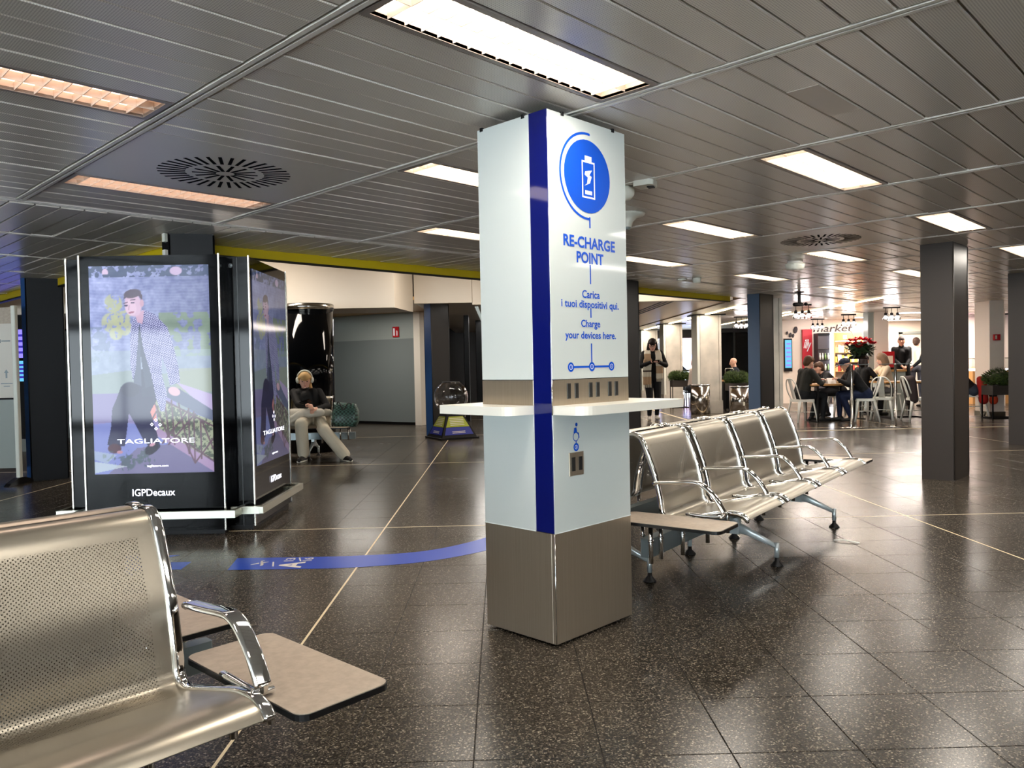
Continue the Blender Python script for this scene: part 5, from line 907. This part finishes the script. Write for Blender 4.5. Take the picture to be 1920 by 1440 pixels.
person('man in cream shirt with backpack strap seen from behind', (11.2, 21.0), 25, (0, 0, .95), (0, .0, 1.50), [(.28, .05, .9), (-.28, .05, .9)], [(.10, 0, .1), (-.10, .05, .1)], top=(222, 206, 184), bottom=(60, 62, 70), hair=(60, 42, 32), look=(20, 0), kpole=(0, 1, 0))
person('person in dark jacket and jeans half hidden by the tall grey pillar', (10.45, 19.1), -50, (0, 0, .95), (0, .0, 1.48), [(.25, .1, .95), (-.12, .28, 1.0)], [(.10, 0, .1), (-.10, .05, .1)], top=(44, 52, 60), bottom=(74, 82, 98), hair=(40, 32, 28), kpole=(0, 1, 0))
person('person hunched in a dark patterned hooded jacket right of the grey pillar', (9.50, 15.75), -70, neck=(0, .30, .93), wrists=[(.16, .52, .62), (-.16, .50, .62)], ankles=[(.12, .40, .1), (-.12, .32, .1)], top=(30, 26, 26), bottom=(58, 66, 80), hair=(34, 28, 30), hairstyle='hood', look=(0, -35), girth=1.2, **sit)
person('balding man in dark jacket beyond the green planters', (6.06, 20.0), -80, neck=(0, .08, 1.06), wrists=[(.14, .42, .80), (-.14, .42, .80)], ankles=[(.12, .38, .1), (-.12, .30, .1)], top=(24, 28, 40), bottom=(30, 30, 36), hair=(120, 92, 74), hairstyle='none', look=(0, -12), girth=1.1, **sit)
person('person in pale sweater seated behind the left steel bin', (4.94, 20.2), 75, neck=(0, .06, 1.06), wrists=[(.12, .40, .80), (-.12, .40, .80)], ankles=[(.12, .38, .1), (-.12, .30, .1)], top=(196, 182, 172), bottom=(40, 44, 50), hair=(72, 50, 40), look=(0, -8), **sit)
for x, y, az, lab in ((6.06, 20.0, -80, 'dark stool under the balding man'), (4.94, 20.2, 75, 'dark stool under the person in the pale sweater')):
    t_ = thing('stool', lab, 'stool', (x, y, 0), -R(az)); MB().prism(rrect(.34, .34, .05), .42, .45).obj('seat', 'satin_black', t_)
    for sx in (-1, 1):
        for sy in (-1, 1): MB().tube([(sx*.14, sy*.14, .42), (sx*.17, sy*.17, 0)], .013, 8).obj('leg', 'satin_black', t_)
cafe_table('dark legged table between the two seated people beyond the planters', 5.5, 20.1, .5, .6)
t_ = thing('suitcase', 'dark suitcase with raised silver handle behind the planters', 'suitcase', (5.62, 19.2, 0)); MB().prism(rrect(.34, .22, .04), .06, .72).obj('shell', 'satin_black', t_); MB().tube([(-.1, .05, .72), (-.1, .05, 1.02), (-.08, .05, 1.04), (.08, .05, 1.04), (.1, .05, 1.02), (.1, .05, .72)], .012, 8).obj('handle', 'trim_steel', t_)
for sx in (-1, 1): MB().ball((sx*.13, 0, .03), .03, 10).obj('wheel', 'rubber', t_)
# things on the tables
t_ = thing('tent_card', 'folded white paper tent card on the oak table', 'card', (6.42, 15.2, .741), R(12)); MB().add([(-.09, -.05, 0), (.09, -.05, 0), (.09, 0, .11), (-.09, 0, .11), (.09, .05, 0), (-.09, .05, 0)], [(0, 1, 2, 3), (3, 2, 4, 5)]).obj('sheet', 'paper_white', t_)
for x, y, c, lab in ((6.28, 15.28, 'pack_3', 'red paper cup beside the tent card'), (6.60, 15.35, 'pack_5', 'pale paper cup right of the tent card')):
    t_ = thing('cup', lab, 'cup', (x, y, .741)); MB().lathe([(.03, 0), (.04, .10), (.037, .10), (.028, .01), (0, .01)], 18).obj('wall', c, t_); MB().lathe([(.041, .098), (.041, .106), (.0, .106)], 18).obj('lid', 'plastic_white', t_)
t_ = thing('basket', 'yellow tissue in a white bowl on the far table', 'bowl', (7.98, 16.75, .75)); MB().lathe([(.05, 0), (.13, .06), (.12, .06), (.045, .01), (0, .01)], 22).obj('dish', 'plastic_white', t_); 
q = MB(); r = np.random.default_rng(3)
for i in range(24): q.ball(tuple(r.normal(0, .04, 2))+(.06+.04*r.random(),), .025, 6)
q.obj('tissue', 'pack_2', t_)
cafe_table('round edged table under the yellow tissue bowl', 7.98, 16.85, .5, .5, .745)
t_ = thing('menu_stand', 'small red menu card standing behind the beige sweater woman', 'menu', (9.05, 18.2, .95)); MB().box(-.14, .14, 0, .02, .05, .42).obj('card', 'alarm_red', t_); MB().box(-.10, .10, -.004, 0, .12, .32).obj('picture', 'pack_1', t_); MB().box(-.1, .1, -.05, .08, 0, .05).obj('foot', 'satin_black', t_)
t_ = thing('side_counter', 'low pale counter behind the beige sweater woman', 'counter', (9.05, 18.25, 0)); MB().box(-.35, .35, -.2, .3, .9, .95).obj('top', 'oak', t_); MB().box(-.33, .33, -.17, .28, 0, .9).obj('body', 'wall_grey', t_)
cg, cr = colm('cloth', (62, 52, 52)), colm('cloth', (170, 34, 48)); t_ = thing('draped_coat', 'dark coat with red lining hanging over a white chair', 'coat', (8.02, 14.95, 0)); blob('coat', [((-.22, -.14, .80), (-.22, .16, .80), .07, .07, cg), ((-.20, -.14, .75), (-.16, -.12, .42), .07, .08, cg), ((-.20, .14, .75), (-.14, .10, .36), .07, .07, cg), ((-.16, 0, .8), (-.12, 0, .45), .08, .09, cg), ((-.13, .0, .45), (-.08, .10, .40), .05, .04, cr)], .012, t_, 4)
ca, cb_ = colm('cloth', (176, 40, 34)), colm('cloth', (214, 74, 40)); t_ = thing('draped_coat', 'red and black coat hanging beside the right planter', 'coat', (9.72, 15.55, 0)); blob('coat', [((-.12, 0, .72), (-.08, 0, .34), .09, .09, ca), ((.10, .04, .70), (.13, .03, .45), .07, .08, colm('cloth', (24, 22, 24))), ((.14, .03, .36), (.14, .03, .32), .08, .08, cb_), ((-.14, .02, .76), (.12, .04, .74), .06, .06, ca)], .012, t_, 4)
# poinsettia on a stand
t_ = thing('poinsettia', 'red poinsettia bush on a tall thin black stand', 'plant', (7.24, 15.75, 0)); q = MB(); r = np.random.default_rng(11)
def leafset(q, n, zlo, zhi, sz, R_):
    for i in range(n):
        a = r.uniform(0, 2*PI); z = r.uniform(zlo, zhi); rr = R_*math.sqrt(max(.05, 1-((z-1.46)/.22)**2))*r.uniform(.75, 1); p = Vector((rr*math.cos(a), rr*math.sin(a), z)); d = Vector((math.cos(a)+r.normal(0, .4), math.sin(a)+r.normal(0, .4), r.normal(.1, .5))).normalized(); s = d.cross(Vector((0, 0, 1))).normalized()*sz*.28; q.add([p, p+d*sz*.5+s, p+d*sz, p+d*sz*.5-s], [(0, 1, 2, 3)])
q.ball((0, 0, 1.44), .19, 14, None, (1.05, 1.05, .6)); leafset(q, 220, 1.28, 1.46, .12, .25); q.obj('leaves', 'leaf', t_, kind='stuff')
q = MB()
for a, rr, z in ((0, .0, 1.60), (.4, .14, 1.58), (1.6, .14, 1.58), (2.7, .16, 1.57), (3.8, .16, 1.57), (4.8, .15, 1.58), (5.5, .16, 1.57), (3.1, .24, 1.49), (3.9, .24, 1.50), (4.6, .24, 1.51), (5.3, .24, 1.51), (6.0, .25, 1.50), (4.25, .27, 1.44)):
    c = Vector((rr*math.cos(a), rr*math.sin(a), z))
    for k in range(10): b = 2*PI*k/10; d = Vector((math.cos(b)+.6*math.cos(a)*min(1, rr*5), math.sin(b)+.6*math.sin(a)*min(1, rr*5), .55*(k % 2)+.1)).normalized(); s = d.cross(Vector((0, 0, 1))).normalized()*.036; q.add([c, c+d*.06+s, c+d*.125, c+d*.06-s], [(0, 1, 2, 3)])
q.obj('petals', 'petal', t_, kind='stuff'); q = MB(); q.lathe([(.10, 1.22), (.14, 1.32), (0, 1.32)], 18); q.obj('pot', 'satin_black', t_); q = MB()
for x in (-.2, .0): q.tube([(x, 0, 0), (x, 0, 1.26)], .012, 6)
q.box(-.22, .12, -.08, .08, 1.21, 1.23).box(-.24, .06, -.12, .12, 0, .015); q.obj('stand', 'satin_black', t_); MB().tube(smooth_path([(-.1, 0, 1.6), (-.13, 0, 1.72), (-.18, 0, 1.79)], 4), .012, 6).obj('twig', 'plastic_white', t_)
# barrier posts
for x, y, lab in ((6.18, 13.75, 'polished barrier post with a thin top rail before the cafe chairs'), (6.98, 13.80, 'barrier post half hidden behind the tall grey pillar')):
    t_ = thing('barrier_post', lab, 'barrier', (x, y, 0)); MB().lathe([(.20, 0), (.20, .008), (.05, .014), (.022, .02), (.022, 1.10), (.026, 1.11), (0, 1.13)], 24).obj('post', 'steel_bin', t_); MB().box(-.29, .29, -.012, .012, 1.105, 1.12).obj('top_rail', 'beam_grey', t_)
    MB().add([(-.28, 0, .2), (.28, 0, .2), (.28, 0, 1.1), (-.28, 0, 1.1)], [(0, 1, 2, 3)]).obj('glass_wing', 'glass', t_)
